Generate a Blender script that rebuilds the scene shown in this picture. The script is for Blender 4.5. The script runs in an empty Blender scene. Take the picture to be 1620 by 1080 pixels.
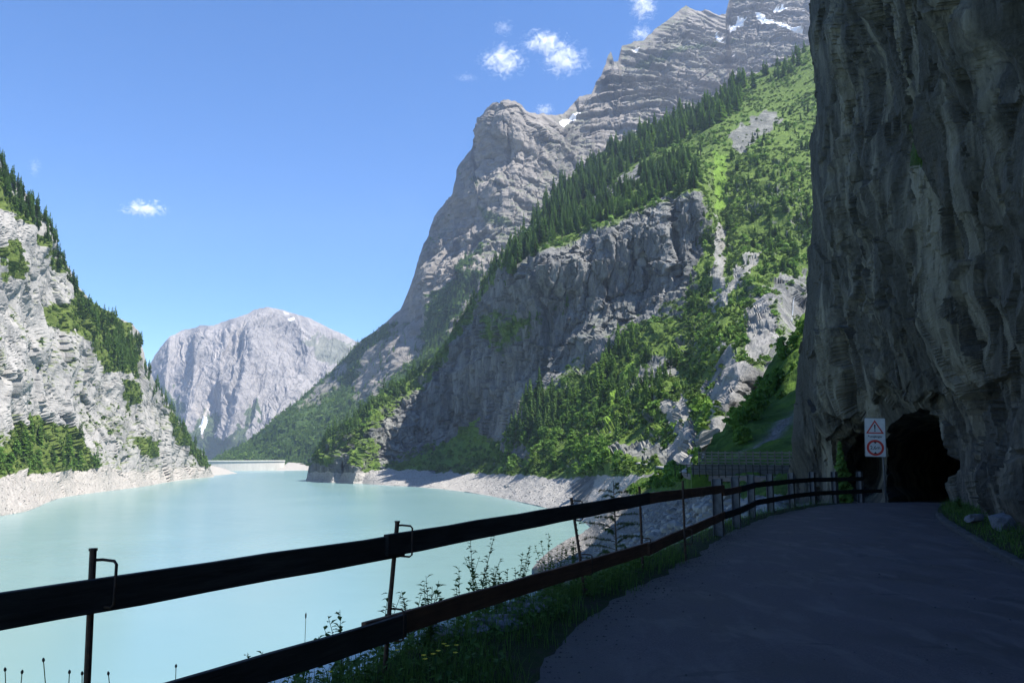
import bpy, bmesh, math, random
import numpy as np
from mathutils import Vector, Matrix

random.seed(7)
RNG = np.random.default_rng(11)
scene = bpy.context.scene
COL = scene.collection
FPX, CX, CY = 1260.0, 810.0, 540.0          # 28 mm lens on a 36 mm sensor
PITCH = math.atan(180.0 / FPX)              # horizon lies below the picture centre
CAMZ = 1.6
WATER_Z = -33.4
CT, ST = math.cos(PITCH), math.sin(PITCH)

def ray(px, py):
    px = np.asarray(px, float); py = np.asarray(py, float)
    u = (px - CX) / FPX; v = (CY - py) / FPX
    ry = CT - v * ST; rz = ST + v * CT
    return u / ry, rz / ry
def at(px, py, d):
    rx, rz = ray(px, py)
    d = np.asarray(d, float)
    return np.stack([d * rx, d + 0 * rx, CAMZ + d * rz], -1)
def dwater(px, py):
    return float((WATER_Z - CAMZ) / ray(px, py)[1])

# ------------------------------------------------------------------ noise
_P = np.random.default_rng(3).permutation(256).astype(np.int32)
_P = np.concatenate([_P, _P])
_G = np.random.default_rng(4).normal(size=(256, 3)); _G /= np.linalg.norm(_G, axis=1)[:, None]
def perlin(p):
    p = np.asarray(p, float)
    sh = p.shape[:-1]; q = p.reshape(-1, 3)
    i = np.floor(q).astype(np.int64); f = q - i; i &= 255
    w = f * f * f * (f * (f * 6 - 15) + 10)
    out = np.zeros(len(q))
    for dx in (0, 1):
        for dy in (0, 1):
            for dz in (0, 1):
                h = _P[_P[_P[(i[:, 0] + dx) & 255] + ((i[:, 1] + dy) & 255)] + ((i[:, 2] + dz) & 255)]
                g = _G[h]
                n = g[:, 0] * (f[:, 0] - dx) + g[:, 1] * (f[:, 1] - dy) + g[:, 2] * (f[:, 2] - dz)
                wt = (w[:, 0] if dx else 1 - w[:, 0]) * (w[:, 1] if dy else 1 - w[:, 1]) * (w[:, 2] if dz else 1 - w[:, 2])
                out += wt * n
    return (out * 1.5).reshape(sh)
def fbm(p, octv=4, gain=.5, lac=2.03, off=0.0):
    s = 0; a = 1.0; p = np.asarray(p, float) + off; t = 0
    for k in range(octv):
        s = s + a * perlin(p); t += a; a *= gain; p = p * lac + 17.3
    return s / t
def ridged(p, octv=4, gain=.5, lac=2.07, off=0.0):
    s = 0; a = 1.0; p = np.asarray(p, float) + off; t = 0
    for k in range(octv):
        s = s + a * (1 - 2 * np.abs(perlin(p))); t += a; a *= gain; p = p * lac + 9.1
    return s / t
def cells(p, seed=0):
    """random value of the nearest cell (flat facets with sharp steps) and the distance to the next cell"""
    p = np.asarray(p, float); sh = p.shape[:-1]; q = p.reshape(-1, 3); i = np.floor(q).astype(np.int64)
    b1 = np.full(len(q), 1e9); b2 = np.full(len(q), 1e9); val = np.zeros(len(q))
    for dx in (-1, 0, 1):
        for dy in (-1, 0, 1):
            for dz in (-1, 0, 1):
                c = i + (dx, dy, dz); h = _P[_P[_P[(c[:, 0] + seed) & 255] + (c[:, 1] & 255)] + (c[:, 2] & 255)]
                j = c + .5 + .42 * _G[h]; d = ((q - j) ** 2).sum(1); m = d < b1
                b2 = np.where(m, b1, np.minimum(b2, d)); b1 = np.where(m, d, b1)
                # each facet is tilted a little
                v = h / 127.5 - 1 + ((q - j) * _G[(h + 91) & 255]).sum(1) * 1.3
                val = np.where(m, v, val)
    return val.reshape(sh), (np.sqrt(b2) - np.sqrt(b1)).reshape(sh)
def smooth(a, b, x):
    t = np.clip((x - a) / (b - a), 0, 1); return t * t * (3 - 2 * t)
def pl(pts):
    xs = [p[0] for p in pts]; ys = [p[1] for p in pts]
    return lambda x: np.interp(x, xs, ys)
def inpoly(px, py, poly):
    r = np.zeros(px.shape, bool); n = len(poly)
    for k in range(n):
        x0, y0 = poly[k]; x1, y1 = poly[(k + 1) % n]
        c = ((y0 > py) != (y1 > py))
        if y0 != y1:
            r ^= c & (px < (x1 - x0) * (py - y0) / (y1 - y0) + x0)
    return r
def zone(px, py, polys, warp=7.0, seed=0.0, s=14.0):
    """1 inside any of the picture-space outlines, with a ragged noisy edge"""
    q = np.stack([px / s, py / s, 0 * px + seed], -1)
    wx = px + warp * 1.6 * fbm(q, 3); wy = py + warp * 1.6 * fbm(q + 31.7, 3)
    m = np.zeros(px.shape, bool)
    for p in polys: m |= inpoly(wx, wy, p)
    return m.astype(float)
def seg_dist(px, py, line):
    d = np.full(px.shape, 1e9)
    for (x0, y0), (x1, y1) in zip(line[:-1], line[1:]):
        vx, vy = x1 - x0, y1 - y0
        t = np.clip(((px - x0) * vx + (py - y0) * vy) / (vx * vx + vy * vy), 0, 1)
        d = np.minimum(d, np.hypot(px - x0 - t * vx, py - y0 - t * vy))
    return d

# ------------------------------------------------------------------ objects
def tag(o, label=None, cat=None, group=None, kind=None):
    if label: o['label'] = label
    if cat: o['category'] = cat
    if group: o['group'] = group
    if kind: o['kind'] = kind
    return o
def link(name, me, mats=(), parent=None):
    o = bpy.data.objects.new(name, me); COL.objects.link(o)
    if me is not None and not len(me.materials):
        for m in (mats if isinstance(mats, (list, tuple)) else [mats]): me.materials.append(m)
    if parent is not None: o.parent = parent
    return o
def mesh_np(name, V, Fq, attrs=None, smooth_=False, mat_idx=None):
    """V (n,3); Fq (m,3|4) array or list of such arrays"""
    me = bpy.data.meshes.new(name)
    if not isinstance(Fq, list): Fq = [Fq]
    Fq = [f for f in Fq if len(f)]
    V = np.ascontiguousarray(V, np.float32)
    me.vertices.add(len(V)); me.vertices.foreach_set('co', V.ravel())
    tot = np.concatenate([np.full(len(f), f.shape[1], np.int32) for f in Fq])
    idx = np.concatenate([f.astype(np.int32).ravel() for f in Fq])
    st = np.concatenate([[0], np.cumsum(tot)[:-1]]).astype(np.int32)
    me.loops.add(len(idx)); me.loops.foreach_set('vertex_index', idx)
    me.polygons.add(len(tot)); me.polygons.foreach_set('loop_start', st)
    try: me.polygons.foreach_set('loop_total', tot)
    except Exception: pass
    if mat_idx is not None: me.polygons.foreach_set('material_index', mat_idx.astype(np.int32))
    me.polygons.foreach_set('use_smooth', np.full(len(tot), smooth_, bool))
    for k, a in (attrs or {}).items():
        at_ = me.attributes.new(k, 'FLOAT', 'POINT'); at_.data.foreach_set('value', np.ascontiguousarray(a, np.float32).ravel())
    me.update(calc_edges=True); me.validate()
    return me
class MB:
    """collects simple shapes, builds one mesh"""
    def __init__(s): s.v = []; s.f = []
    def add(s, vs, fs):
        n = len(s.v); s.v += [tuple(v) for v in vs]; s.f += [tuple(i + n for i in f) for f in fs]; return s
    def box(s, c, size, M=None, bev=0.0):
        x, y, z = (k / 2 for k in size)
        vs = [Vector((a, b, d)) for a in (-x, x) for b in (-y, y) for d in (-z, z)]
        if M is not None: vs = [M @ v for v in vs]
        c = Vector(c)
        return s.add([v + c for v in vs], [(0, 1, 3, 2), (4, 6, 7, 5), (0, 4, 5, 1), (2, 3, 7, 6), (0, 2, 6, 4), (1, 5, 7, 3)])
    def tube(s, pts, r, n=8, cap=True):
        pts = [Vector(p) for p in pts]; rs = r if isinstance(r, (list, tuple)) else [r] * len(pts)
        base = len(s.v); up = None
        for i, p in enumerate(pts):
            t = (pts[min(i + 1, len(pts) - 1)] - pts[max(i - 1, 0)]).normalized()
            if up is None:
                a = Vector((0, 0, 1)) if abs(t.z) < .9 else Vector((1, 0, 0)); up = t.cross(a).normalized()
            else: up = (up - t * up.dot(t)).normalized()
            w = t.cross(up)
            for k in range(n):
                an = 2 * math.pi * k / n; s.v.append(tuple(p + (up * math.cos(an) + w * math.sin(an)) * rs[i]))
        for i in range(len(pts) - 1):
            for k in range(n):
                a = base + i * n + k; b = base + i * n + (k + 1) % n
                s.f.append((a, b, b + n, a + n))
        if cap:
            s.f.append(tuple(base + k for k in range(n))[::-1]); e = base + (len(pts) - 1) * n
            s.f.append(tuple(e + k for k in range(n)))
        return s
    def build(s, name, mat, parent=None, sm=False, bevel=0.0, local=None):
        me = bpy.data.meshes.new(name)
        vs = s.v if local is None else [tuple(Vector(v) - Vector(local)) for v in s.v]
        me.from_pydata(vs, [], s.f)
        bm = bmesh.new(); bm.from_mesh(me); bmesh.ops.recalc_face_normals(bm, faces=bm.faces)
        if bevel: bmesh.ops.bevel(bm, geom=[e for e in bm.edges if e.calc_face_angle(0) > .6], offset=bevel, segments=2, affect='EDGES', profile=.6)
        bm.to_mesh(me); bm.free()
        if sm:
            for p in me.polygons: p.use_smooth = True
        me.update()
        return link(name, me, mat, parent)
def empty(name, loc=(0, 0, 0), rz=0):
    o = bpy.data.objects.new(name, None); COL.objects.link(o); o.location = loc; o.rotation_euler = (0, 0, rz); o.empty_display_size = .2
    return o

# ------------------------------------------------------------------ materials
class NT:
    def __init__(s, name):
        s.m = bpy.data.materials.new(name); s.m.use_nodes = True; s.t = s.m.node_tree; s.t.nodes.clear()
        s.out = s.n('ShaderNodeOutputMaterial'); s._c = None
    def n(s, ty, **kw):
        nd = s.t.nodes.new(ty)
        for k, v in kw.items(): setattr(nd, k, v)
        return nd
    def l(s, a, b): s.t.links.new(a, b)
    def val(s, sock, v):
        if hasattr(v, 'is_linked') or hasattr(v, 'node'): s.l(v, sock)
        elif isinstance(v, (tuple, list)) and len(v) == 3 and sock.type == 'RGBA': sock.default_value = (*v, 1)
        else: sock.default_value = v
    def obj(s):
        if s._c is None: s._c = s.n('ShaderNodeTexCoord').outputs['Object']
        return s._c
    def mapped(s, scale=(1, 1, 1), rot=(0, 0, 0), loc=(0, 0, 0)):
        m = s.n('ShaderNodeMapping'); s.l(s.obj(), m.inputs[0])
        m.inputs['Scale'].default_value = scale; m.inputs['Rotation'].default_value = rot; m.inputs['Location'].default_value = loc
        return m.outputs[0]
    def noise(s, vec=None, scale=1.0, detail=6, rough=.6, dist=0.0, kind='FBM'):
        n = s.n('ShaderNodeTexNoise'); n.noise_type = kind
        s.l(vec if vec is not None else s.obj(), n.inputs['Vector'])
        n.inputs['Scale'].default_value = scale; n.inputs['Detail'].default_value = detail
        n.inputs['Roughness'].default_value = rough; n.inputs['Distortion'].default_value = dist
        return n.outputs[0]
    def voro(s, vec=None, scale=1.0, feature='F1', out=0, rnd=1.0):
        n = s.n('ShaderNodeTexVoronoi'); n.feature = feature
        s.l(vec if vec is not None else s.obj(), n.inputs['Vector']); n.inputs['Scale'].default_value = scale
        n.inputs['Randomness'].default_value = rnd
        return n.outputs[out]
    def ramp(s, fac, stops, interp='LINEAR'):
        r = s.n('ShaderNodeValToRGB'); s.l(fac, r.inputs[0]); e = r.color_ramp.elements; r.color_ramp.interpolation = interp
        for i, (p, c) in enumerate(stops):
            el = e[i] if i < 2 else e.new(p)
            el.position = p; el.color = (*c, 1) if isinstance(c, (tuple, list)) else (c, c, c, 1)
        return r.outputs[0]
    def mix(s, fac, a, b, mode='MIX'):
        m = s.n('ShaderNodeMix', data_type='RGBA', blend_type=mode)
        s.val(m.inputs[0], fac); s.val(m.inputs[6], a); s.val(m.inputs[7], b); return m.outputs[2]
    def math(s, op, a, b=0.0, clamp=False):
        m = s.n('ShaderNodeMath', operation=op, use_clamp=clamp); s.val(m.inputs[0], a); s.val(m.inputs[1], b); return m.outputs[0]
    def attr(s, name, kind='GEOMETRY'):
        a = s.n('ShaderNodeAttribute'); a.attribute_name = name; a.attribute_type = kind; return a.outputs['Fac']
    def rnd(s): return s.n('ShaderNodeObjectInfo').outputs['Random']
    def bump(s, h, strength=.5, dist=1.0, normal=None):
        b = s.n('ShaderNodeBump'); s.l(h, b.inputs['Height']); b.inputs['Strength'].default_value = strength; b.inputs['Distance'].default_value = dist
        if normal is not None: s.l(normal, b.inputs['Normal'])
        return b.outputs[0]
    def pbr(s, col, rough=.8, normal=None, metal=0.0, spec=.3, transl=0.0):
        p = s.n('ShaderNodeBsdfPrincipled'); s.val(p.inputs['Base Color'], col); s.val(p.inputs['Roughness'], rough)
        s.val(p.inputs['Metallic'], metal); s.val(p.inputs['Specular IOR Level'], spec)
        if normal is not None: s.l(normal, p.inputs['Normal'])
        o = p.outputs[0]
        if transl:
            tr = s.n('ShaderNodeBsdfTranslucent'); s.val(tr.inputs[0], col)
            mx = s.n('ShaderNodeMixShader'); mx.inputs[0].default_value = transl; s.l(o, mx.inputs[1]); s.l(tr.outputs[0], mx.inputs[2]); o = mx.outputs[0]
        s.l(o, s.out.inputs[0]); s.p = p
        return s.m

def rock_mat(name, light, mid, dark, streak=(1, 1, .16), scale=.05, veg=((.035, .06, .015), (.09, .13, .03)), scree=(.5, .49, .47),
             snow=True, bump=.5, bdist=2.0, tint=None, rot=(0, 0, 0), dirt=(.2, .17, .12)):
    t = NT(name)
    v = t.mapped(streak, rot)
    a = t.noise(v, scale, 10, .62, .4)
    b = t.noise(None, scale * .22, 5, .55)
    c = t.noise(v, scale * 4.2, 8, .7, .2)
    f = t.noise(None, scale * 16, 6, .7)
    col = t.ramp(a, [(.32, dark), (.47, mid), (.61, light)])
    col = t.mix(t.ramp(b, [(.42, 0.), (.62, .55)]), col, tint or mid)
    col = t.mix(t.ramp(c, [(.36, .85), (.47, 0.)]), col, dark)
    col = t.mix(t.ramp(c, [(.53, 0.), (.66, .75)]), col, light)
    col = t.mix(t.ramp(t.noise(v, scale * 1.3, 6, .6, 1.0), [(.60, 0.), (.74, .5)]), col, dirt)
    col = t.mix(.35, col, t.ramp(f, [(.25, dark), (.75, light)]))
    sc = t.ramp(t.noise(None, scale * 9, 8, .75), [(.3, tuple(k * .62 for k in scree)), (.55, scree), (.8, tuple(min(1, k * 1.25) for k in scree))])
    col = t.mix(t.attr('scree'), col, sc)
    g = t.ramp(t.noise(None, scale * 5, 8, .72), [(.32, veg[0]), (.56, tuple((x + y) / 2 for x, y in zip(*veg))), (.72, veg[1])])
    col = t.mix(t.attr('veg'), col, g)
    col = t.mix(t.attr('lush'), col, t.ramp(t.noise(None, scale * 6, 6, .7), [(.3, (.075, .14, .018)), (.7, (.15, .25, .03))]))
    if snow: col = t.mix(t.attr('snow'), col, (.86, .87, .9))
    h = t.math('ADD', t.math('MULTIPLY', c, 1.0), t.math('MULTIPLY', f, .5))
    return t.pbr(col, .92, t.bump(h, bump, bdist), spec=.15)

# ------------------------------------------------------------------ terrain sheets
class Sheet: pass
def mq_interp(ctrl, X, Y, c=18.0):
    """smooth interpolation of log distance from (px, py, d) control points"""
    C = np.array(ctrl, float); x, y, d = C.T; n = len(C)
    s = 100.0
    K = np.sqrt(((x[:, None] - x) ** 2 + (y[:, None] - y) ** 2 + c * c)) / s
    A = np.zeros((n + 3, n + 3)); A[:n, :n] = K - np.eye(n) * .02; A[:n, n] = 1; A[:n, n + 1] = x / s; A[:n, n + 2] = y / s; A[n:, :n] = A[:n, n:].T
    w = np.linalg.lstsq(A, np.concatenate([np.log(d), [0, 0, 0]]), rcond=None)[0]
    out = w[n] + w[n + 1] * X / s + w[n + 2] * Y / s
    for k in range(n): out += w[k] * np.sqrt((X - x[k]) ** 2 + (Y - y[k]) ** 2 + c * c) / s
    return np.exp(out)
def normals(P):
    du = np.gradient(P, axis=1); dv = np.gradient(P, axis=0)
    n = np.cross(du, dv); n /= np.linalg.norm(n, axis=-1, keepdims=True) + 1e-12
    return n
def sheet(name, x0, x1, nx, ny, base, top, ctrl, disp, masks=None, mat=None, sink=14.0, back=((30, -14), (90, -70), (220, -230)),
          wrap_l=(), wrap_r=(), depthmod=None, tpow=1.0, left=None, rows=None, c=18.0, smooth_=False):
    s = np.linspace(0, 1, nx); t = np.linspace(0, 1, ny) ** tpow
    PX = np.tile(x0 + (x1 - x0) * s, (ny, 1))
    b = base(PX[0]); tp = top(PX[0])
    PY = b[None] + (tp - b)[None] * t[:, None]
    if rows is not None: PY = rows(PX, t)
    if left is not None:
        L = left(PY); PX = L + (x1 - L) * s[None]
    D = mq_interp(ctrl, PX, PY, c)
    if depthmod is not None: D = depthmod(PX, PY, D)
    P = at(PX, PY, D)
    N = normals(P)
    view = P - np.array([0, 0, CAMZ]); flip = (N * view).sum(-1) > 0; N[flip] *= -1
    P2 = disp(P, N, PX, PY)
    N2 = normals(P2); fl = (N2 * view).sum(-1) > 0; N2[fl] *= -1
    m = masks(P2, N2, PX, PY) if masks else {}
    for k in ('veg', 'scree', 'snow', 'lush'): m.setdefault(k, np.zeros(PX.shape))
    # rim rows: below the foot and behind the crest
    G = [P2]; A = {k: [v] for k, v in m.items()}
    foot = P2[0].copy(); foot[:, 2] -= sink
    rowsb = [foot[None]]; rowst = []
    crest = P2[-1]; outd = crest - np.array([0, 0, CAMZ]); outd[:, 2] = 0; outd /= np.linalg.norm(outd, axis=1)[:, None]
    for (dd, dz) in back:
        r = crest + outd * dd; r[:, 2] += dz; r += fbm(crest / 40.0, 3)[:, None] * np.array([4, 4, 8]) * min(1, dd / 60); rowst.append(r[None])
    G = np.concatenate(rowsb + [P2] + rowst, 0)
    A = {k: np.concatenate([v[:1]] + [v] + [v[-1:]] * len(rowst), 0) for k, v in m.items()}
    def side(col, offs):
        cols = []
        for o in offs: cols.append((col + np.array(o, float))[:, None])
        return cols
    L_ = side(G[:, 0], wrap_l)[::-1]; R_ = side(G[:, -1], wrap_r)
    if L_: G = np.concatenate(L_ + [G], 1); A = {k: np.concatenate([v[:, :1]] * len(L_) + [v], 1) for k, v in A.items()}
    if R_: G = np.concatenate([G] + R_, 1); A = {k: np.concatenate([v] + [v[:, -1:]] * len(R_), 1) for k, v in A.items()}
    h, w = G.shape[:2]
    i = np.arange(h * w).reshape(h, w)
    q = np.stack([i[:-1, :-1], i[:-1, 1:], i[1:, 1:], i[1:, :-1]], -1).reshape(-1, 4)
    me = mesh_np(name, G.reshape(-1, 3), q, {k: v.reshape(-1) for k, v in A.items()}, smooth_)
    S = Sheet(); S.o = link(name, me, mat); S.P, S.N, S.PX, S.PY, S.m = P2, N2, PX, PY, m
    return S
# ================================================================== materials of the land
M = {}
M['grey_cliff'] = rock_mat('grey_cliff_rock', (.27, .265, .245), (.095, .099, .102), (.020, .022, .025), (1, 1, .14), .045, bump=.6, bdist=2.5,
                           veg=((.03, .060, .012), (.15, .22, .035)), scree=(.33, .315, .29))
M['white_cliff'] = rock_mat('pale_limestone', (.36, .345, .32), (.27, .262, .248), (.13, .13, .128), (1, 1, .45), .05, bump=.6, bdist=2.0, rot=(.5, 0, 0),
                            veg=((.04, .065, .014), (.14, .18, .04)), scree=(.35, .325, .295), dirt=(.20, .165, .12))
M['massif'] = rock_mat('banded_grey_rock', (.26, .236, .21), (.175, .16, .145), (.075, .072, .069), (.5, .5, 1.5), .018, bump=.55, bdist=7.0,
                       veg=((.018, .04, .012), (.07, .115, .03)), scree=(.25, .228, .20), dirt=(.16, .125, .09))
M['far_rock'] = rock_mat('far_pale_rock', (.32, .295, .275), (.20, .188, .18), (.085, .084, .085), (1, 1, .6), .009, bump=.5, bdist=16.0,
                         veg=((.03, .05, .02), (.08, .11, .035)), scree=(.40, .36, .32), dirt=(.19, .16, .135))
def road_cliff_mat():
    t = NT('dark_layered_cliff')
    v = t.mapped((1, 1, .15), (0, .20, 0))
    a = t.noise(v, 1.0, 10, .6, .7)
    c = t.noise(v, 4.5, 9, .7, .3)
    b = t.noise(None, .13, 5, .5)
    f = t.noise(None, 9, 8, .75)
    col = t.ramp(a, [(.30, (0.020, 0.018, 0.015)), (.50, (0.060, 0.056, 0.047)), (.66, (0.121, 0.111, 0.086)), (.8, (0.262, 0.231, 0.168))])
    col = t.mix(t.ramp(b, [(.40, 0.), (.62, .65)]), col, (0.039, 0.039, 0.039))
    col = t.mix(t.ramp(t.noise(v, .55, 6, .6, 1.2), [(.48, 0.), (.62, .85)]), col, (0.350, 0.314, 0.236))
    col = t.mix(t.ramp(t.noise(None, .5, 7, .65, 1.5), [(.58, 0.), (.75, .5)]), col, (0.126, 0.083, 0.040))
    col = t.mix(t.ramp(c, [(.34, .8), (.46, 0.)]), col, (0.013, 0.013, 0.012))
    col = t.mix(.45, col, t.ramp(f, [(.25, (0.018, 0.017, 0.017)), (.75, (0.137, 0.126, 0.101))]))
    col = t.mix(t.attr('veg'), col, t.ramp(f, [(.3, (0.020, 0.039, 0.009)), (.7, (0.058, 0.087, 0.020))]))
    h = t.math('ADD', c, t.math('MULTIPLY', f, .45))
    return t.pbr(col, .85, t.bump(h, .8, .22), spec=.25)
M['road_cliff'] = road_cliff_mat()
def green_mat(name, lo, hi, soil=(.13, .10, .07), sc=.5, stripe=None):
    t = NT(name)
    n1 = t.noise(None, sc, 9, .72); n2 = t.noise(None, sc * .15, 4, .5); n3 = t.noise(None, sc * 6, 5, .7)
    col = t.ramp(n1, [(.3, lo), (.52, tuple((a + b) / 2 for a, b in zip(lo, hi))), (.7, hi)])
    col = t.mix(t.ramp(n2, [(.55, 0.), (.7, .6)]), col, soil)
    sc_ = t.ramp(n3, [(.3, (.07, .067, .062)), (.5, (.155, .15, .14)), (.75, (.27, .26, .24))])
    col = t.mix(t.attr('scree'), col, sc_)
    return t.pbr(col, .95, t.bump(t.math('ADD', n1, n3), .7, .5), spec=.1)
M['meadow'] = green_mat('steep_meadow', (.028, .055, .011), (.10, .17, .026), soil=(.08, .06, .04), sc=.25)
M['bank'] = green_mat('bank_ground', (.028, .055, .011), (.10, .17, .028), soil=(.08, .06, .04), sc=.4)

# ================================================================== left cliff
lc_top = pl([(-90, 95), (0, 243), (20, 276), (50, 320), (75, 356), (95, 400), (108, 424), (130, 460), (160, 488), (200, 505), (222, 524), (230, 566),
             (245, 604), (262, 632), (275, 655), (300, 692), (325, 724), (334, 742), (339, 752)])
lc_base = pl([(-90, 842), (0, 816), (40, 809), (62, 801), (72, 797), (84, 790), (130, 782), (175, 776), (230, 769), (290, 759), (339, 754)])
ctrl = [(x, float(lc_base(x)), dwater(x, float(lc_base(x)))) for x in (-90, -40, 0, 40, 70, 90, 130, 175, 230, 290, 339)]
ctrl += [(-90, 750, 455), (0, 752, 500), (50, 748, 590), (100, 744, 705), (160, 741, 800), (230, 745, 950), (285, 740, 1175),
         (-90, 500, 490), (-90, 120, 560), (0, 600, 552), (0, 400, 596), (0, 268, 636), (50, 640, 650), (100, 600, 752), (100, 440, 800),
         (200, 600, 915), (160, 500, 870), (215, 530, 985), (235, 660, 1000), (270, 660, 1110), (300, 700, 1215), (334, 742, 1315), (150, 660, 830), (200, 700, 880)]
def lc_disp(P, N, px, py):
    d = np.clip((py - 730) / 30, 0, 1) * (px < 240); k = 1 - .8 * d
    edge = smooth(0, 22, np.abs(py - lc_base(px)) + 6)
    q = P.copy(); q = np.stack([P[..., 0] * .9 + P[..., 2] * .25, P[..., 1], P[..., 2] * .75 - P[..., 1] * .18], -1)
    a = ridged(q / 85, 3, .45) * 13 + fbm(q / 24, 3, .5, off=5) * 4.0 + fbm(P / 5.5, 4, .6) * .7
    a = a - 3.0 * smooth(.78, .98, ridged(q / 30, 3, .5, off=11)) - 1.6 * smooth(.75, .98, ridged(P / 9, 3, .5, off=13))
    c1, e1 = cells(q / np.array([60, 46, 52]) + .3 * fbm(P / 22, 3)[..., None], 3); c2, e2 = cells(q / np.array([15, 12, 17]) + .3 * fbm(P / 7, 3)[..., None], 5)
    a = a + c1 * 4.0 + c2 * .7 * (c1 > 0) - 2.0 * (1 - smooth(0, .07, e1)) * (c1 > -.2)
    # overlapping slabs: stepped ledges dipping to the lake
    s = (P[..., 2] * .8 + P[..., 1] * .30 + 18 * fbm(P / 60, 3)) / 34
    a = a + (s - np.floor(s)) ** 1.5 * 3.2 * smooth(-.25, .25, fbm(P / 70, 3, off=30))
    s2 = (P[..., 2] + P[..., 1] * .55 + 6 * fbm(P / 25, 3, off=8)) / 11
    a = a + (s2 - np.floor(s2)) ** 1.5 * .9 * smooth(-.1, .3, fbm(P / 40, 3, off=4))
    a = a - a.mean(); P = P + N * (a * k * edge * (.35 + .65 * smooth(0, 30, py - lc_top(px))))[..., None]
    P[..., 2] += (fbm(P / 3.0, 4) * 1.3 + fbm(P / 14.0, 3) * 2.6) * d
    return P
LC_VEG = [[(0, 380), (22, 388), (36, 425), (20, 440), (0, 445)], [(75, 480), (110, 478), (128, 500), (120, 530), (90, 510)],
          [(100, 440), (140, 470), (205, 510), (224, 570), (222, 600), (190, 585), (160, 585), (150, 545), (118, 520)],
          [(0, 268), (50, 342), (95, 420), (108, 445), (80, 418), (50, 372), (20, 345), (0, 330)],
          [(0, 690), (60, 655), (120, 690), (162, 742), (100, 748), (0, 756)], [(262, 640), (300, 690), (335, 740), (300, 722), (275, 690)],
          [(200, 690), (250, 700), (252, 725), (215, 722)], [(190, 600), (222, 605), (222, 640), (200, 650)]]
def lc_masks(P, N, px, py):
    led = smooth(.42, .70, N[..., 2] + .30 * fbm(P / 16, 4)) * (fbm(P / 60, 3, off=3) > -.02)
    v = np.maximum(zone(px, py, LC_VEG, 9), led * .9)
    z = P[..., 2]
    scr = smooth(-14, -19, z + 5 * fbm(P / 30, 3))
    scr = np.maximum(scr, zone(px, py, [[(-90, 752), (0, 752), (40, 746), (90, 748), (165, 738), (190, 742), (240, 768), (0, 830), (-90, 850)]], 5))
    v = v * (1 - scr)
    return dict(veg=v, scree=scr)
LC = sheet('mountain_cliff', -90, 339, 300, 430, lc_base, lc_top, ctrl, lc_disp, lc_masks, M['white_cliff'],
           wrap_r=((-6, 14, -2), (-30, 60, -10), (-120, 140, -40)))
tag(LC.o, 'sunlit pale grey limestone cliff above the lake, crest lined with dark conifers', 'cliff', kind='structure')

# ================================================================== main cliff mountain on the right shore
mt_top = pl([(485, 757), (490, 728), (500, 708), (530, 676), (560, 658), (600, 624), (640, 600), (680, 566), (700, 546), (730, 502), (760, 454), (790, 411),
             (800, 398), (830, 365), (860, 325), (880, 303), (920, 269), (960, 237), (1000, 213), (1050, 196), (1100, 172), (1150, 143), (1180, 124),
             (1230, 101), (1270, 78), (1300, 62), (1400, 30), (1520, 0)])
mt_base = pl([(485, 761), (500, 761.5), (560, 764), (620, 768), (700, 774), (750, 780), (800, 789), (850, 800), (900, 813), (930, 830), (960, 842), (1000, 830), (1100, 790), (1520, 770)])
ctrl = [(x, float(mt_base(x)), dwater(x, float(mt_base(x)))) for x in (485, 520, 560, 620, 700, 750, 800, 850, 900, 930)]
ctrl += [(960, 842, 340), (1000, 830, 300), (1100, 790, 260), (1300, 780, 250), (1520, 770, 250),
         (500, 730, 1110), (500, 708, 1130), (530, 676, 1120), (560, 752, 1025), (560, 715, 1060), (560, 660, 1110), (600, 640, 1140), (620, 745, 1000), (620, 733, 1050), (620, 700, 1090), (640, 604, 1200),
         (700, 748, 960), (700, 725, 1040), (700, 690, 1100), (700, 640, 1125), (700, 552, 1175), (730, 508, 1200), (760, 750, 855), (760, 722, 966), (760, 690, 1020), (760, 640, 1050), (760, 462, 1128),
         (800, 752, 756), (800, 705, 863), (800, 670, 905), (800, 540, 966), (800, 408, 1018), (830, 376, 1200),
         (850, 755, 660), (850, 680, 776), (850, 620, 854), (850, 500, 892), (850, 392, 933), (900, 755, 595), (900, 660, 749), (900, 570, 847), (900, 480, 881), (900, 385, 917),
         (950, 757, 500), (950, 700, 590), (950, 640, 692), (960, 530, 825), (960, 440, 862), (960, 358, 899), (1000, 742, 400), (1000, 700, 536), (1000, 600, 700), (1000, 500, 836), (1000, 420, 871), (1000, 335, 905),
         (1060, 742, 330), (1060, 720, 400), (1060, 640, 548), (1060, 560, 694), (1060, 470, 809), (1060, 400, 840), (1060, 315, 878), (1100, 735, 280), (1100, 700, 345), (1100, 600, 560), (1100, 500, 732), (1090, 440, 807), (1110, 300, 868),
         (880, 314, 1300), (920, 280, 1350), (960, 248, 1400), (1050, 206, 1420), (1100, 182, 1420), (1150, 152, 1420), (1270, 84, 1450), (960, 300, 1120), (1050, 250, 1130), (880, 350, 1080), (1050, 285, 1000),
         (1130, 400, 850), (1130, 300, 963), (1130, 200, 1190), (1200, 400, 808), (1200, 300, 930), (1200, 200, 1150), (1250, 400, 780), (1250, 300, 900), (1280, 200, 1130),
         (1200, 500, 602), (1240, 470, 640), (1180, 560, 450), (1150, 620, 370), (1120, 700, 300), (1265, 480, 670), (1290, 600, 450), (1280, 700, 330),
         (1400, 300, 860), (1520, 300, 800), (1400, 600, 480), (1520, 600, 460), (1520, 0, 1300), (1400, 30, 1380)]
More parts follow.
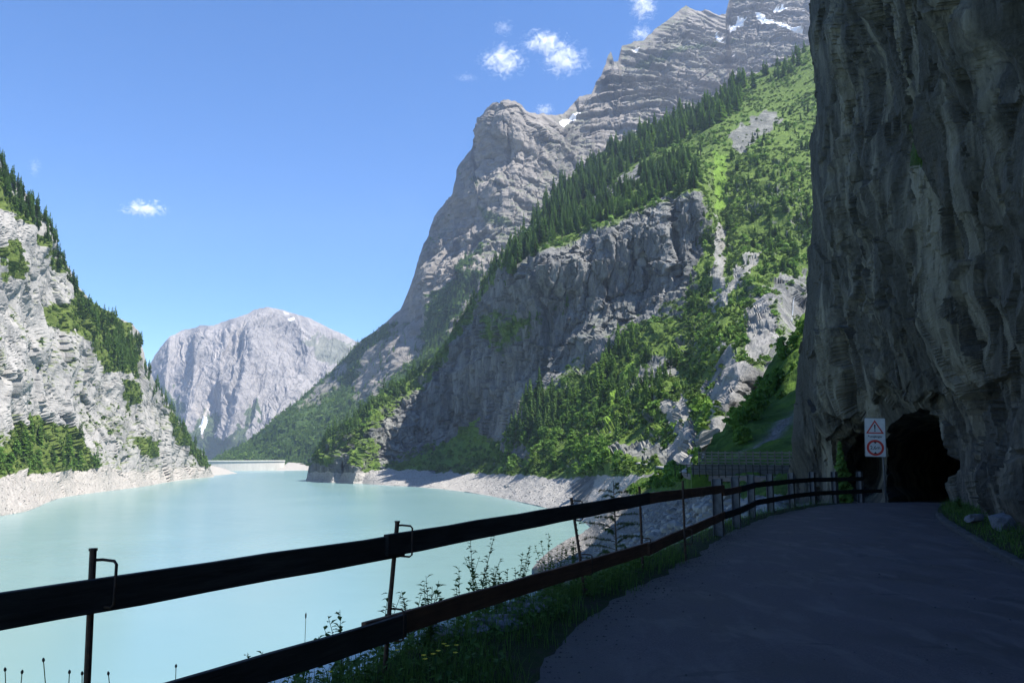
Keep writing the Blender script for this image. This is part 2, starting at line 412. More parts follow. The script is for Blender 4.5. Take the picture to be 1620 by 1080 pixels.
def blur(a, n):
    for ax in (0, 1):
        p = np.pad(a, [(n, n) if k == ax else (0, 0) for k in (0, 1)], mode='edge'); c = np.cumsum(np.insert(p, 0, 0, axis=ax), axis=ax)
        a = (np.take(c, range(2 * n + 1, c.shape[ax]), ax) - np.take(c, range(0, c.shape[ax] - 2 * n - 1), ax)) / (2 * n + 1)
    return a
MT_GREEN = [[(1085, 470), (1140, 215), (1190, 180), (1285, 60), (1520, 0), (1520, 500), (1290, 470), (1240, 430), (1190, 470), (1130, 520)]]
MT_CLIFF = [[(505, 715), (560, 690), (680, 590), (760, 470), (800, 415), (850, 398), (900, 391), (960, 365), (1000, 342), (1060, 320), (1108, 306), (1112, 400), (1085, 470), (1000, 505),
             (900, 572), (850, 620), (800, 690), (770, 705), (700, 690), (600, 735), (520, 758)]]
# rock fins that stand out of the slope: (outline of their sunlit right edge, forward reach m, width left, width right)
FINS = [([(1095, 745), (1088, 690), (1070, 640), (1052, 600)], 24, 60, 16), ([(1128, 690), (1150, 640), (1172, 602), (1165, 560), (1140, 520)], 30, 70, 26),
        ([(1195, 590), (1226, 540), (1232, 500), (1215, 462), (1180, 440)], 42, 70, 28), ([(1145, 470), (1138, 400), (1120, 320)], 26, 55, 22),
        ([(560, 762), (572, 720), (590, 690)], 22, 40, 14), ([(525, 762), (535, 715), (560, 680)], 22, 30, 12), ([(870, 690), (800, 700), (785, 690)], 8, 20, 6)]
def mt_depth(px, py, D):
    for line, reach, wl, wr in FINS:
        ys = np.array([p[1] for p in line]); xs = np.array([p[0] for p in line]); o = np.argsort(ys)
        x = np.interp(py, ys[o], xs[o]) + 5 * fbm(np.stack([py / 18, py * 0 + reach, py * 0], -1), 3)
        fade = smooth(ys.min() - 40, ys.min() + 10, py) * (1 - smooth(ys.max(), ys.max() + 30, py))
        u = px - x
        h = np.where(u < 0, np.clip(1 + u / wl, 0, 1) ** 1.4, np.clip(1 - u / wr, 0, 1))
        D = D - reach * h * fade
    # gully left of the green slope
    g = seg_dist(px, py, [(1135, 300), (1150, 430), (1110, 520), (1075, 590)])
    D = D + 22 * np.exp(-(g / 14) ** 2)
    g = seg_dist(px, py, [(1060, 320), (1075, 440)]); D = D + 16 * np.exp(-(g / 7) ** 2)
    return D
def mt_disp(P, N, px, py):
    cl = blur(zone(px, py, MT_CLIFF, 4), 9)
    low = smooth(752, 735, py) * .85 + .15
    q = np.stack([P[..., 0], P[..., 1], P[..., 2] * .22], -1)
    H = N.copy(); H[..., 2] *= .15; H /= np.linalg.norm(H, axis=-1, keepdims=True)
    a = ridged(q / 46, 4, .55) * 8 + ridged(q / 13, 4, .6, off=4) * 4.6 + ridged(q / 4.6, 3, .6, off=9) * 1.7
    c1, e1 = cells(P / np.array([22, 22, 70]) + .3 * fbm(P / 16, 3)[..., None], 3); c2, e2 = cells(P / np.array([8, 8, 26]) + .3 * fbm(P / 6, 3)[..., None], 7)
    a = a * .7 + c1 * 5.0 + c2 * 2.4 - 2.0 * (1 - smooth(0, .12, e1))
    s = (P[..., 2] + 26 * fbm(P / 90, 3)) / 42
    a = a + np.maximum(0, (s - np.floor(s) - .2)) ** 2 * 9
    b = fbm(P / 70, 4, .5) * 14 + fbm(P / 14, 4, .6, off=6) * 4.0
    rocky = smooth(.0, .3, fbm(P / 38, 3, off=21)) * (1 - cl)
    d1, f1 = cells(P / np.array([18, 18, 34]) + .3 * fbm(P / 12, 3)[..., None], 9); d2, f2 = cells(P / np.array([7, 7, 13]) + .3 * fbm(P / 5, 3)[..., None], 11)
    b = b + rocky * (d1 * 4.5 + d2 * 2.0) + (1 - rocky) * d1 * 1.2
    g_ = np.linalg.norm(np.gradient(P, axis=1), axis=-1) + np.linalg.norm(np.gradient(P, axis=0), axis=-1); calm = .12 + .88 * blur(smooth(9, 4, g_), 4)
    a = (a - a.mean()) * calm; b = (b - b.mean()) * calm; rim_ = .35 + .65 * smooth(0, 24, py - mt_top(px)); low = low * rim_
    P = P + H * (a * cl * low)[..., None] + N * (b * (1 - cl) * low)[..., None]
    P[..., 2] += (fbm(P / 2.6, 3) * .45 + fbm(P / 16, 3) * 1.3) * smooth(738, 752, py) * smooth(0, 12, mt_base(px) - py)
    return P
MT_MEADOW = [[(1128, 240), (1150, 245), (1148, 330), (1132, 330)], [(950, 640), (1000, 565), (1015, 570), (985, 640), (960, 690)], [(640, 738), (700, 700), (760, 660), (770, 700), (790, 725), (640, 745)]]
MT_VEG = [[(790, 420), (880, 300), (960, 235), (1050, 195), (1170, 125), (1520, -20), (1520, 560), (1290, 480), (1240, 430), (1190, 470), (1100, 520), (1085, 470), (1112, 400), (1112, 300), (1060, 312),
           (1000, 334), (960, 356), (900, 383), (850, 390), (800, 402)],
          [(490, 735), (500, 700), (560, 652), (600, 620), (680, 560), (760, 452), (790, 410), (800, 415), (775, 455), (750, 500), (710, 560), (670, 610), (600, 670), (560, 700), (520, 740)],
          [(620, 748), (720, 700), (770, 690), (790, 700), (850, 640), (930, 572), (1000, 522), (1080, 500), (1180, 455), (1220, 460), (1180, 520), (1140, 560), (1100, 640), (1090, 660), (1060, 745), (990, 756), (850, 754), (700, 748)],
          [(760, 500), (800, 480), (850, 520), (800, 560), (770, 540)], [(560, 690), (600, 690), (600, 745), (570, 750), (555, 720)],
          [(1100, 640), (1150, 630), (1130, 690), (1100, 700)]]
MT_BARE = [[(972, 702), (1000, 698), (1050, 700), (1088, 700), (1088, 742), (1040, 737), (990, 727), (972, 720)], [(1040, 640), (1085, 625), (1100, 740), (1060, 745), (1068, 690)], [(1135, 530), (1178, 575), (1172, 610), (1128, 668), (1122, 640), (1150, 600)], [(1178, 500), (1212, 462), (1232, 520), (1196, 590), (1180, 560)],
           [(1128, 340), (1142, 345), (1148, 470), (1120, 500), (1132, 440)], [(1160, 430), (1205, 395), (1210, 405), (1170, 450), (1140, 490)], [(1228, 440), (1280, 430), (1275, 510), (1240, 500)],
           [(930, 300), (1010, 262), (1020, 285), (940, 325)], [(1150, 215), (1215, 175), (1240, 185), (1170, 245)], [(790, 700), (830, 690), (840, 720), (790, 728)], [(985, 590), (1060, 560), (1075, 590), (1000, 620)]]
def mt_masks(P, N, px, py):
    v = zone(px, py, MT_VEG, 9)
    led = smooth(.45, .7, N[..., 2] + .25 * fbm(P / 12, 3)) * (fbm(P / 50, 3, off=3) > -.08)
    v = np.maximum(v, led * .85 * (1 - .85 * zone(px, py, MT_CLIFF, 5)))
    bare = zone(px, py, MT_BARE, 9, 3.0)
    bare = np.maximum(bare, (smooth(.30, .16, N[..., 2]) * (fbm(P / 24, 3, off=15) > .05)))
    v = v * (1 - bare * .93)
    v = np.maximum(v, zone(px, py, MT_MEADOW, 5))
    line = np.interp(px, [485, 560, 620, 700, 800, 850, 900, 930, 960, 1000], [747, 747, 744, 747, 750, 753, 757, 752, 752, 754]) + 6 * fbm(np.stack([px / 16, py / 16, 0 * px], -1), 3)
    scr = (py > line).astype(float)
    scr *= 1 - zone(px, py, [[(905, 765), (932, 748), (945, 752), (930, 800), (905, 800)]], 4)
    v = v * (py < line)
    scr = np.maximum(scr, .45 * zone(px, py, MT_BARE[1:6], 9, 3.0))
    scr = np.maximum(scr, np.exp(-(seg_dist(px, py, [(1250, 320), (1210, 380), (1195, 400)]) / 3.5) ** 2) * .7)
    return dict(veg=v, scree=scr, lush=zone(px, py, MT_MEADOW, 5) * .9)
MT = sheet('mountain_side', 485, 1520, 700, 470, mt_base, mt_top, ctrl, mt_disp, mt_masks, M['grey_cliff'], depthmod=mt_depth,
           wrap_l=((4, 12, -1), (40, 60, -8), (160, 160, -40)))
tag(MT.o, 'steep mountainside with a shaded grey streaked cliff under conifer forest on the right shore', 'mountain', kind='structure')

# ================================================================== massif with the rock tower
ms_pts = [(335, 728), (350, 718), (375, 709), (400, 693), (440, 659), (480, 624), (520, 588), (545, 564), (565, 543), (590, 526), (610, 508), (632, 490), (648, 456), (658, 427), (668, 396),
          (680, 362), (688, 340), (700, 326), (704, 316), (716, 310), (722, 284), (727, 262), (740, 246), (752, 228), (754, 205), (757, 186), (764, 183), (772, 172), (784, 164), (797, 160), (812, 161), (824, 168),
          (832, 178), (845, 180), (878, 183), (892, 180), (903, 168), (916, 154), (936, 149), (942, 131), (950, 122), (958, 100), (963, 84), (967, 80), (971, 96), (979, 95), (983, 74), (1000, 68), (1020, 62),
          (1036, 46), (1062, 28), (1078, 14), (1086, 8), (1100, 15), (1120, 17), (1135, 22), (1148, 23), (1153, 2), (1158, -20), (1200, -40), (1300, -46), (1420, -40)]
_ms = pl(ms_pts)
def ms_top(x): return _ms(x) + 3.0 * fbm(np.stack([np.asarray(x) / 7, 0 * np.asarray(x), 0 * np.asarray(x)], -1), 4) * smooth(630, 660, np.asarray(x, float))
ms_base = pl([(335, 741), (495, 744), (600, 700), (700, 620), (800, 500), (900, 400), (1000, 310), (1300, 190), (1420, 150)])
ctrl = [(335, 728, 2500), (335, 741, 2000), (380, 741, 1990), (440, 742, 1980), (495, 743, 1960), (400, 693, 2650), (440, 680, 2350), (480, 624, 2800), (480, 690, 2150), (565, 543, 2950), (565, 620, 2350), (540, 690, 2000),
        (600, 620, 2120), (632, 490, 2700), (620, 560, 2330), (650, 520, 2380), (650, 600, 2000), (600, 700, 1850), (700, 620, 1900), (700, 540, 2080), (700, 480, 2230), (680, 430, 2400), (658, 427, 2640),
        (700, 326, 2720), (722, 300, 2560), (750, 230, 2700), (757, 186, 2680), (780, 200, 2470), (797, 160, 2520), (770, 300, 2390), (740, 400, 2330), (760, 420, 2230), (800, 380, 2300), (800, 500, 2080), (740, 470, 2180),
        (850, 200, 2560), (830, 300, 2420), (880, 260, 2560), (893, 184, 2860), (845, 180, 2620), (900, 400, 2300), (870, 350, 2400), (930, 150, 2950), (950, 200, 2780), (967, 84, 3020), (1000, 70, 3100), (1086, 8, 3400),
        (1000, 180, 2750), (1000, 310, 2450), (1100, 100, 3000), (1100, 200, 2650), (1150, 30, 3450), (1160, -20, 3600), (1200, 60, 3250), (1200, 20, 3400), (1300, -46, 3700), (1300, 100, 2900), (1300, 190, 2600), (1420, 150, 2600), (1420, -40, 3700), (1060, 120, 2900)]
def ms_disp(P, N, px, py):
    rk = smooth(620, 690, px + (720 - py) * .25 - 60)
    q = np.stack([P[..., 0], P[..., 1], P[..., 2] * .35], -1)
    a = ridged(q / 260, 5, .55) * 58 + ridged(q / 75, 5, .6, off=3) * 24
    qv = np.stack([P[..., 0], P[..., 1] * .6, P[..., 2] * .09], -1)
    a += ridged(qv / 44, 4, .6, off=12) * 15 + ridged(qv / 15, 3, .6, off=14) * 5
    c1, e1 = cells(P / np.array([120, 120, 230]) + .25 * fbm(P / 90, 3)[..., None], 3); c2, e2 = cells(P / np.array([42, 42, 75]) + .3 * fbm(P / 30, 3)[..., None], 7)
    up = smooth(860, 1000, px); a = a * (.58 - .22 * up) + (c1 * 14 + c2 * 7) * (1 - .55 * up) - 10 * (1 - smooth(0, .12, e1)) - 4 * (1 - smooth(0, .14, e2))
    w = P[..., 2] + .16 * P[..., 0] + 70 * fbm(P / 420, 3) + 8 * fbm(P / 60, 3)
    up = smooth(860, 1000, px)
    for per, amp in ((150, 17), (58, 11), (24, 6)):
        s = w / per + 2 * fbm(P / 500, 2); f = s - np.floor(s); k = amp * (.5 + .9 * up) * (.5 + 1.0 * smooth(-.2, .4, fbm(P / 240, 3, off=per)))
        a = a - k * (smooth(0, .75, f) - smooth(.85, 1.0, f)) + k * .5
    b = fbm(P / 210, 4, .55) * 55 + ridged(P / 80, 3, .55, off=5) * 16
    H = N.copy(); H[..., 2] *= .3; H /= np.linalg.norm(H, axis=-1, keepdims=True)
    return P + H * ((a - a.mean()) * rk + (b - b.mean()) * (1 - rk))[..., None] * (smooth(0, 36, py - ms_top(px)) * .78 + .22)[..., None] * smooth(0, 30, ms_base(px) - py + 2)[..., None]
MS_FOREST = [[(335, 735), (350, 716), (400, 690), (440, 656), (520, 586), (565, 541), (600, 516), (625, 505), (620, 540), (590, 545), (575, 580), (555, 610), (590, 610), (640, 560), (680, 545), (720, 480), (700, 640), (600, 720), (495, 738)],
             [(690, 470), (715, 440), (760, 385), (772, 400), (740, 440), (770, 430), (730, 500), (700, 545), (660, 560), (640, 540), (680, 500)]]
MS_ROCK = [[(470, 640), (500, 615), (540, 575), (560, 570), (540, 600), (505, 640), (480, 655)], [(560, 600), (590, 560), (640, 510), (660, 540), (620, 590), (570, 640), (555, 630)]]
MS_SNOW = [[(884, 192), (905, 184), (922, 178), (905, 194), (888, 203)], [(1195, 22), (1225, 34), (1262, 42), (1275, 50), (1240, 44), (1200, 34)], [(1150, 42), (1170, 30), (1185, 30), (1160, 46)], [(1215, 10), (1240, 6), (1250, 9), (1225, 14)], [(1000, 78), (1012, 76), (1006, 84)], [(1130, 50), (1150, 62), (1142, 64)]]
def ms_masks(P, N, px, py):
    v = zone(px, py, MS_FOREST, 8) * (1 - zone(px, py, MS_ROCK, 10, 4.) * .85)
    led = smooth(.5, .8, N[..., 2] + .3 * fbm(P / 70, 3)) * (fbm(P / 300, 3, off=3) > -.05) * .55
    v = np.maximum(v, led)
    v = np.maximum(v, .7 * zone(px, py, [[(755, 320), (800, 350), (815, 365), (780, 362), (765, 345)], [(735, 280), (760, 285), (752, 295)], [(1000, 100), (1080, 70), (1180, 60), (1080, 80), (1010, 112)]], 5))
    scr = smooth(-13, -19, P[..., 2] + 4 * fbm(P / 40, 3)) * (px < 520)
    scr = np.maximum(scr, np.exp(-(seg_dist(px, py, [(760, 275), (735, 275), (715, 305)]) / 5) ** 2) * .6)
    led2 = smooth(.55, .8, N[..., 2] + .3 * fbm(P / 50, 3, off=7)) * .8 * (px > 640)
    scr = np.maximum(scr, led2)
    sn = zone(px, py, MS_SNOW, 3, 2., 6.) 
    sn = np.maximum(sn, (smooth(.6, .75, N[..., 2]) * (fbm(P / 60, 3, off=41) > .46) * (py < 110) * (px > 980)))
    return dict(veg=v * (1 - sn), scree=scr, snow=sn)
MS = sheet('rocky_mountain', 335, 1420, 680, 430, ms_base, ms_top, ctrl, ms_disp, ms_masks, M['massif'], back=((60, -30), (250, -250), (700, -900)), sink=40, wrap_l=((-60, 120, 0), (-200, 500, -60)))
tag(MS.o, 'tall banded rock tower and summit ridge rising behind the forested slope', 'mountain', kind='structure')

# ================================================================== far mountain beyond the dam
fm_pts = [(190, 610), (235, 582), (245, 562), (258, 545), (268, 533), (290, 522), (310, 518), (318, 515), (338, 515), (350, 510), (362, 506), (375, 502), (395, 495), (400, 491), (412, 488), (425, 486), (432, 488), (448, 491), (465, 496), (490, 503), (520, 518), (545, 529), (565, 541), (620, 566), (700, 610)]
_fm = pl(fm_pts)
def fm_top(x): return _fm(x) + 1.6 * fbm(np.stack([np.asarray(x) / 6, 0 * np.asarray(x), 0 * np.asarray(x)], -1), 4)
fm_base = pl([(190, 748), (700, 748)])
ctrl = [(190, 748, 5050), (335, 748, 5000), (480, 748, 5050), (700, 748, 5300), (190, 610, 5700), (268, 533, 5900), (340, 515, 5900), (425, 486, 6000), (490, 503, 6150), (565, 541, 6350), (700, 610, 6200),
        (300, 650, 5330), (400, 640, 5300), (480, 640, 5400), (400, 560, 5620), (300, 570, 5650), (480, 570, 5750), (560, 620, 5700), (350, 700, 5120)]
RIBS = [[(425, 490), (395, 520), (400, 560), (380, 620), (360, 690)], [(470, 500), (490, 560), (450, 620), (420, 700)], [(330, 518), (310, 570), (300, 620), (290, 680)], [(270, 540), (262, 590), (250, 640)], [(530, 530), (520, 580), (490, 640)], [(370, 510), (350, 560), (345, 600)]]
def fm_depth(px, py, D):
    for L in RIBS: D = D - 150 * np.exp(-np.abs(seg_dist(px, py, L) / 22) ** 1.3)
    return D
def fm_disp(P, N, px, py):
    sx, sy = px * 4.2, py * 4.2
    w1 = np.stack([sx / 330, sy / 330, 0 * px], -1); wr = 150 * fbm(w1, 5, .6); wq = 110 * fbm(w1 + 50, 5, .6)
    q = np.stack([sx + .30 * sy + wr, sy * .17 + wq * .22, 0 * px], -1)
    r1 = ridged(q / 300, 2, .5); m1 = smooth(-.4, .7, r1); r2 = ridged(q / 120, 3, .55, off=4); m2 = smooth(-.3, .7, r2)
    c1, e1 = cells(P / np.array([150, 150, 190]) + .3 * fbm(P / 90, 3)[..., None], 3); c2, e2 = cells(P / np.array([55, 55, 60]) + .3 * fbm(P / 40, 3)[..., None], 5)
    a = r1 * 90 + r2 * 46 * (.35 + m1) + ridged(q / 42, 4, .6, off=8) * 17 * (.3 + m2) + c1 * 7 + c2 * 4
    H = N * .5 + np.array([0, 0, .5])
    a = a - a.mean()
    return P + H * (a * (smooth(0, 26, py - fm_top(px)) * .92 + .08))[..., None]
def fm_masks(P, N, px, py):
    v = zone(px, py, [[(190, 748), (190, 640), (262, 600), (282, 622), (290, 660), (300, 690), (320, 660), (335, 640), (350, 650), (345, 700), (372, 690), (395, 640), (410, 655), (385, 700), (440, 700), (470, 640), (500, 650), (700, 660), (700, 748)]], 13)
    v = np.maximum(v * .95, .5 * zone(px, py, [[(480, 530), (520, 530), (560, 548), (540, 575), (505, 560)]], 9))
    w = np.exp(-(seg_dist(px, py, [(342, 560), (335, 600), (328, 640), (322, 660), (320, 690)]) / 1.8) ** 2)
    w = np.maximum(w, np.exp(-(seg_dist(px, py, [(300, 640), (322, 662)]) / 4) ** 2) * .8)
    sn = zone(px, py, [[(455, 505), (466, 503), (466, 508), (458, 509)], [(448, 493), (458, 497), (452, 498)], [(316, 672), (326, 655), (328, 664), (320, 690)]], 1.5, 0, 5.)
    return dict(veg=v * (1 - w), scree=w * .9, snow=sn)
FM = sheet('far_mountain', 190, 700, 400, 280, fm_base, fm_top, ctrl, fm_disp, fm_masks, M['far_rock'], back=((150, -80), (600, -500), (1500, -1400)), sink=60, depthmod=fm_depth)
tag(FM.o, 'distant hazy pale pinkish mountain beyond the dam with small snow patches', 'mountain', kind='structure')

# ================================================================== grassy slope beside the tunnel rock
sl_top = pl([(1085, 738), (1115, 714), (1140, 684), (1170, 652), (1200, 612), (1230, 562), (1265, 508), (1290, 475), (1340, 425), (1420, 340)])
sl_base = pl([(1085, 742), (1100, 742), (1420, 742)])
ctrl = [(1085, 740, 130), (1115, 714, 150), (1115, 742, 112), (1250, 742, 104), (1420, 742, 98), (1200, 612, 215), (1200, 680, 150), (1290, 475, 265), (1280, 600, 178), (1290, 680, 130), (1420, 340, 300), (1420, 550, 170), (1420, 680, 112)]
def sl_disp(P, N, px, py): return P + N * (fbm(P / 22, 4, .55) * 3.0 + fbm(P / 4, 3, .6, off=3) * .7)[..., None] * smooth(742, 725, py)[..., None]
def sl_masks(P, N, px, py):
    s = np.exp(-(seg_dist(px, py, [(1290, 625), (1255, 655), (1210, 690), (1170, 716)]) / (5 + 3 * fbm(P / 6, 3))) ** 2)
    return dict(scree=np.clip(s * 1.2, 0, 1))
SL = sheet('hillside', 1085, 1420, 170, 170, sl_base, sl_top, ctrl, sl_disp, sl_masks, M['meadow'], sink=6, back=((10, -8), (40, -50), (80, -110)))
tag(SL.o, 'steep grassy slope with a grey gully behind the timber snow fence', 'hillside', kind='structure')

# ================================================================== stony bank between road, bay and gorge
bk_top = pl([(842, 897), (856, 882), (870, 870), (900, 851), (930, 836), (960, 812), (985, 775), (1000, 764), (1020, 752), (1060, 743), (1100, 737), (1250, 733), (1420, 733)])
bk_base = pl([(842, 899), (900, 930), (1000, 925), (1100, 880), (1150, 850), (1250, 815), (1420, 800)])
ctrl = [(842, 898, dwater(842, 898)), (856, 882, dwater(856, 882)), (870, 870, dwater(870, 870)), (900, 851, dwater(900, 851)), (930, 836, dwater(930, 836)), (880, 900, 205), (900, 880, 220), (900, 930, 150), (960, 812, 330), (960, 850, 190), (960, 900, 120), (1000, 925, 60),
        (1000, 764, 330), (1000, 800, 230), (1000, 850, 120), (1000, 890, 75), (1060, 743, 250), (1060, 760, 210), (1060, 800, 130), (1060, 850, 65), (1100, 737, 170), (1100, 760, 135), (1100, 800, 85), (1100, 850, 42), (1100, 880, 22),
        (1150, 735, 120), (1150, 760, 100), (1150, 800, 55), (1150, 850, 24), (1200, 760, 85), (1200, 800, 42), (1250, 734, 104), (1250, 760, 75), (1300, 790, 40), (1420, 733, 98), (1420, 760, 60), (1420, 800, 34), (1250, 815, 29)]
def bk_disp(P, N, px, py):
    k = smooth(30, 90, P[..., 1]) * .85 + .15
    k = k * smooth(0, 10, py - bk_top(px) + 1)
    P = P.copy(); P[..., 2] += (fbm(P / 13, 4, .55) * 1.6 + fbm(P / 2.6, 4, .65, off=4) * .75) * k
    return P
def bk_masks(P, N, px, py):
    g = zone(px, py, [[(985, 775), (1010, 752), (1060, 740), (1420, 730), (1420, 775), (1250, 795), (1200, 792), (1150, 780), (1100, 782), (1060, 782), (1010, 790)], [(990, 905), (1060, 880), (1110, 850), (1150, 845), (1120, 890), (1000, 930)]], 10)
    rd = zone(px, py, [[(1010, 750), (1060, 743), (1095, 738), (1100, 742), (1060, 748), (1020, 756)]], 2)
    return dict(scree=np.clip(1 - g + rd, 0, 1))
BK = sheet('lake_bank', 842, 1420, 330, 210, bk_base, bk_top, ctrl, bk_disp, bk_masks, M['bank'], sink=8, back=((4, -3), (14, -12), (40, -30)), wrap_l=((-6, 4, -5), (-20, 10, -12)))
tag(BK.o, 'stony shore bank falling from the road to the bay, green along its top', 'bank', kind='structure')

# ================================================================== shaded rock wall over the road with the tunnel mouth
MOUTH = [(1404, 800), (1402, 740), (1405, 702), (1414, 672), (1430, 655), (1453, 646), (1478, 649), (1493, 660), (1501, 690), (1506, 730), (1501, 770), (1502, 802)]
_gl = pl([(-1700, 1292), (0, 1281), (60, 1283), (100, 1286), (180, 1291), (225, 1280), (260, 1283), (300, 1284), (400, 1281), (480, 1276), (560, 1266), (640, 1256), (700, 1250), (760, 1248), (860, 1246)])
def gl_left(py): return _gl(py) + 3.0 * fbm(np.stack([py / 22, 0 * py, 0 * py], -1), 4)
gl_base = pl([(1240, 850), (1350, 812), (1395, 803), (1500, 803), (1540, 826), (1580, 842), (1620, 855), (1700, 885), (1900, 950), (2160, 1020)])
def gl_rows(PX, t):
    b = gl_base(PX)
    # dense rows over the seen height, sparse above the frame
    tv = np.clip(t / .86, 0, 1); th = np.clip((t - .86) / .14, 0, 1)
    y = b + (-30 - b) * tv[:, None]
    return y + (-760 + 30) * (th ** 1.3)[:, None]
ctrl = [(1246, 850, 39), (1246, 700, 38.5), (1262, 560, 38), (1275, 400, 37), (1285, 150, 36), (1282, 0, 35.5), (1285, -600, 38), (1290, -1600, 44),
        (1300, 850, 35), (1320, 790, 36.5), (1350, 812, 33.5), (1345, 700, 35.5), (1330, 600, 34), (1330, 400, 33), (1330, 200, 31.5), (1330, 0, 30.5),
        (1400, 810, 31), (1380, 700, 34), (1390, 650, 31), (1380, 600, 28.5), (1400, 500, 27), (1400, 300, 26), (1400, 100, 24), (1400, 0, 23),
        (1450, 640, 27.5), (1500, 640, 25.5), (1455, 560, 25), (1470, 400, 22.5), (1480, 200, 20.5), (1480, 0, 19),
        (1505, 800, 26.5), (1505, 720, 25.3), (1530, 760, 22.5), (1540, 826, 21.6), (1540, 600, 21.5), (1560, 400, 18.2), (1560, 100, 16.5), (1560, 0, 16),
        (1580, 842, 19), (1580, 760, 18.6), (1620, 855, 16.8), (1620, 700, 16.4), (1620, 500, 15.4), (1620, 200, 13.8), (1620, 0, 13),
        (1400, -600, 26), (1560, -600, 17), (1620, -600, 14.5), (1900, -600, 9), (2160, -600, 7.6), (1400, -1600, 34), (1620, -1600, 24), (2160, -1600, 13),
        (1700, 885, 13), (1700, 500, 12.4), (1700, 0, 11), (1900, 950, 9.6), (1900, 300, 8.9), (2160, 1020, 7.6), (2160, 300, 7)]
def gl_depth(px, py, D):
    wx = px + 6 * fbm(np.stack([px / 26, py / 26, 0 * px], -1), 2); wy = py + 6 * fbm(np.stack([px / 26, py / 26, 0 * px + 9], -1), 2)
    ins = inpoly(wx, wy, MOUTH)
    e = seg_dist(wx, wy, MOUTH + [MOUTH[0]])
    e2 = np.where(wy > 795, np.minimum(e, 99), e)
    global GL_IN
    GL_IN = np.where(ins, smooth(0, 9, e2), 0)
    # rock hollow left of the mouth, lip over it
    D = D + 5.5 * np.exp(-(((px - 1372) / 30) ** 2 + ((py - 742) / 58) ** 2) ** 1.5)
    return D
def gl_disp(P, N, px, py):
    ins = smooth(26, 22, 0 * px + 24) * 0
    q = np.stack([P[..., 0] + .2 * P[..., 2], P[..., 1], P[..., 2] * .24 - .05 * P[..., 0]], -1)
    q2 = np.stack([P[..., 0] + .28 * P[..., 2], P[..., 1], P[..., 2] * .16], -1)
    a = fbm(P / 7, 3, .5) * 1.3 + ridged(q / 3.2, 4, .55) * .75 + ridged(q2 / 1.0, 4, .6, off=4) * .20 + fbm(q2 / .35, 3, .6, off=8) * .05 + fbm(P / .5, 4, .65) * .06
    c1, e1 = cells(q / np.array([1.5, 1.5, 1.1]) + .3 * fbm(P / 1.4, 3)[..., None], 3); c2, e2 = cells(q2 / np.array([.5, .5, .30]) + .3 * fbm(P / .5, 3)[..., None], 5)
    a = a * .8 + c1 * .30 + c2 * .085 - .16 * (1 - smooth(0, .10, e1)) * (c1 > 0)
    s = (P[..., 0] * .9 + P[..., 2] * .22 + 1.6 * fbm(P / 5, 3, off=2)) / 1.5
    f = s - np.floor(s); a = a + .42 * (f ** 2)
    damp = (.2 + .8 * smooth(0, 60, px - gl_left(py))) * (.4 + .6 * smooth(5, 75, gl_base(px) - py))
    damp *= 1 - .6 * np.exp(-(((px - 1350) / 70) ** 2 + ((py - 745) / 80) ** 2))
    damp *= 1 - .5 * np.exp(-(seg_dist(px, py, MOUTH) / 22) ** 2)
    g_ = np.linalg.norm(np.gradient(P, axis=1), axis=-1) + np.linalg.norm(np.gradient(P, axis=0), axis=-1); damp = damp * (.15 + .85 * blur(smooth(.5, .2, g_) + (py < 0), 4).clip(0, 1))
    a = (a - a.mean()) * damp
    # the bore runs on along the lane, bending right inside the rock
    P = P + N * (a * (1 - .6 * GL_IN))[..., None]
    return P + (GL_IN * 34)[..., None] * np.array([.60, .80, -.03])
def gl_masks(P, N, px, py):
    v = zone(px, py, [[(1428, 225), (1440, 215), (1470, 215), (1474, 262), (1460, 268), (1428, 262)], [(1430, 190), (1450, 185), (1455, 200), (1435, 205)]], 5)
    return dict(veg=v)
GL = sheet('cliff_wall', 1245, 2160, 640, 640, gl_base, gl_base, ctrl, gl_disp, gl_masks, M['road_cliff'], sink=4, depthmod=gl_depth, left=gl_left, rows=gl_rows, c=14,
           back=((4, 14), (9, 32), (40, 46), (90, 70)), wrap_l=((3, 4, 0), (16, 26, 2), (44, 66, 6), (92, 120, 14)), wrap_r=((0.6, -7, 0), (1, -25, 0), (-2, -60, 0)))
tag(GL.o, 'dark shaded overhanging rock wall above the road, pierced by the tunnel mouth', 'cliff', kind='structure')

# ================================================================== water, lake bed, road, verge
def flat(name, pts, mat, z=None):
    me = bpy.data.meshes.new(name); me.from_pydata([(p[0], p[1], p[2] if len(p) > 2 else z) for p in pts], [], [tuple(range(len(pts)))]); me.update()
    return link(name, me, mat)
t = NT('glacial_water')
wv = t.noise(t.mapped((1, 1.6, 1)), .9, 5, .6); wv2 = t.noise(t.mapped((1, 1.3, 1), (0, 0, .4)), .07, 4, .5)
wc = t.mix(t.ramp(t.noise(None, .006, 4, .5, 1.0), [(.4, 0.), (.65, 1.)]), (.148, .25, .245), (.168, .272, .262))
M['water'] = t.pbr(wc, t.math('ADD', t.math('MULTIPLY', wv2, .06), .20), t.bump(t.math('ADD', wv, t.math('MULTIPLY', wv2, 2.0)), .16, .10), spec=.42)
wt = flat('lake_water', [(-1500, -800), (600, -800), (600, 2600), (-1500, 2600)], M['water'], WATER_Z); tag(wt, 'milky turquoise reservoir water', 'water', kind='structure')
t = NT('lake_mud'); M['mud'] = t.pbr(t.ramp(t.noise(None, .1, 6), [(.3, (.12, .11, .10)), (.7, (.2, .19, .17))]), .95)
gr = flat('ground', [(-9000, -3000), (9000, -3000), (9000, 9000), (-9000, 9000)], M['mud'], -64); tag(gr, 'bare ground under and around the lake', 'ground', kind='structure')
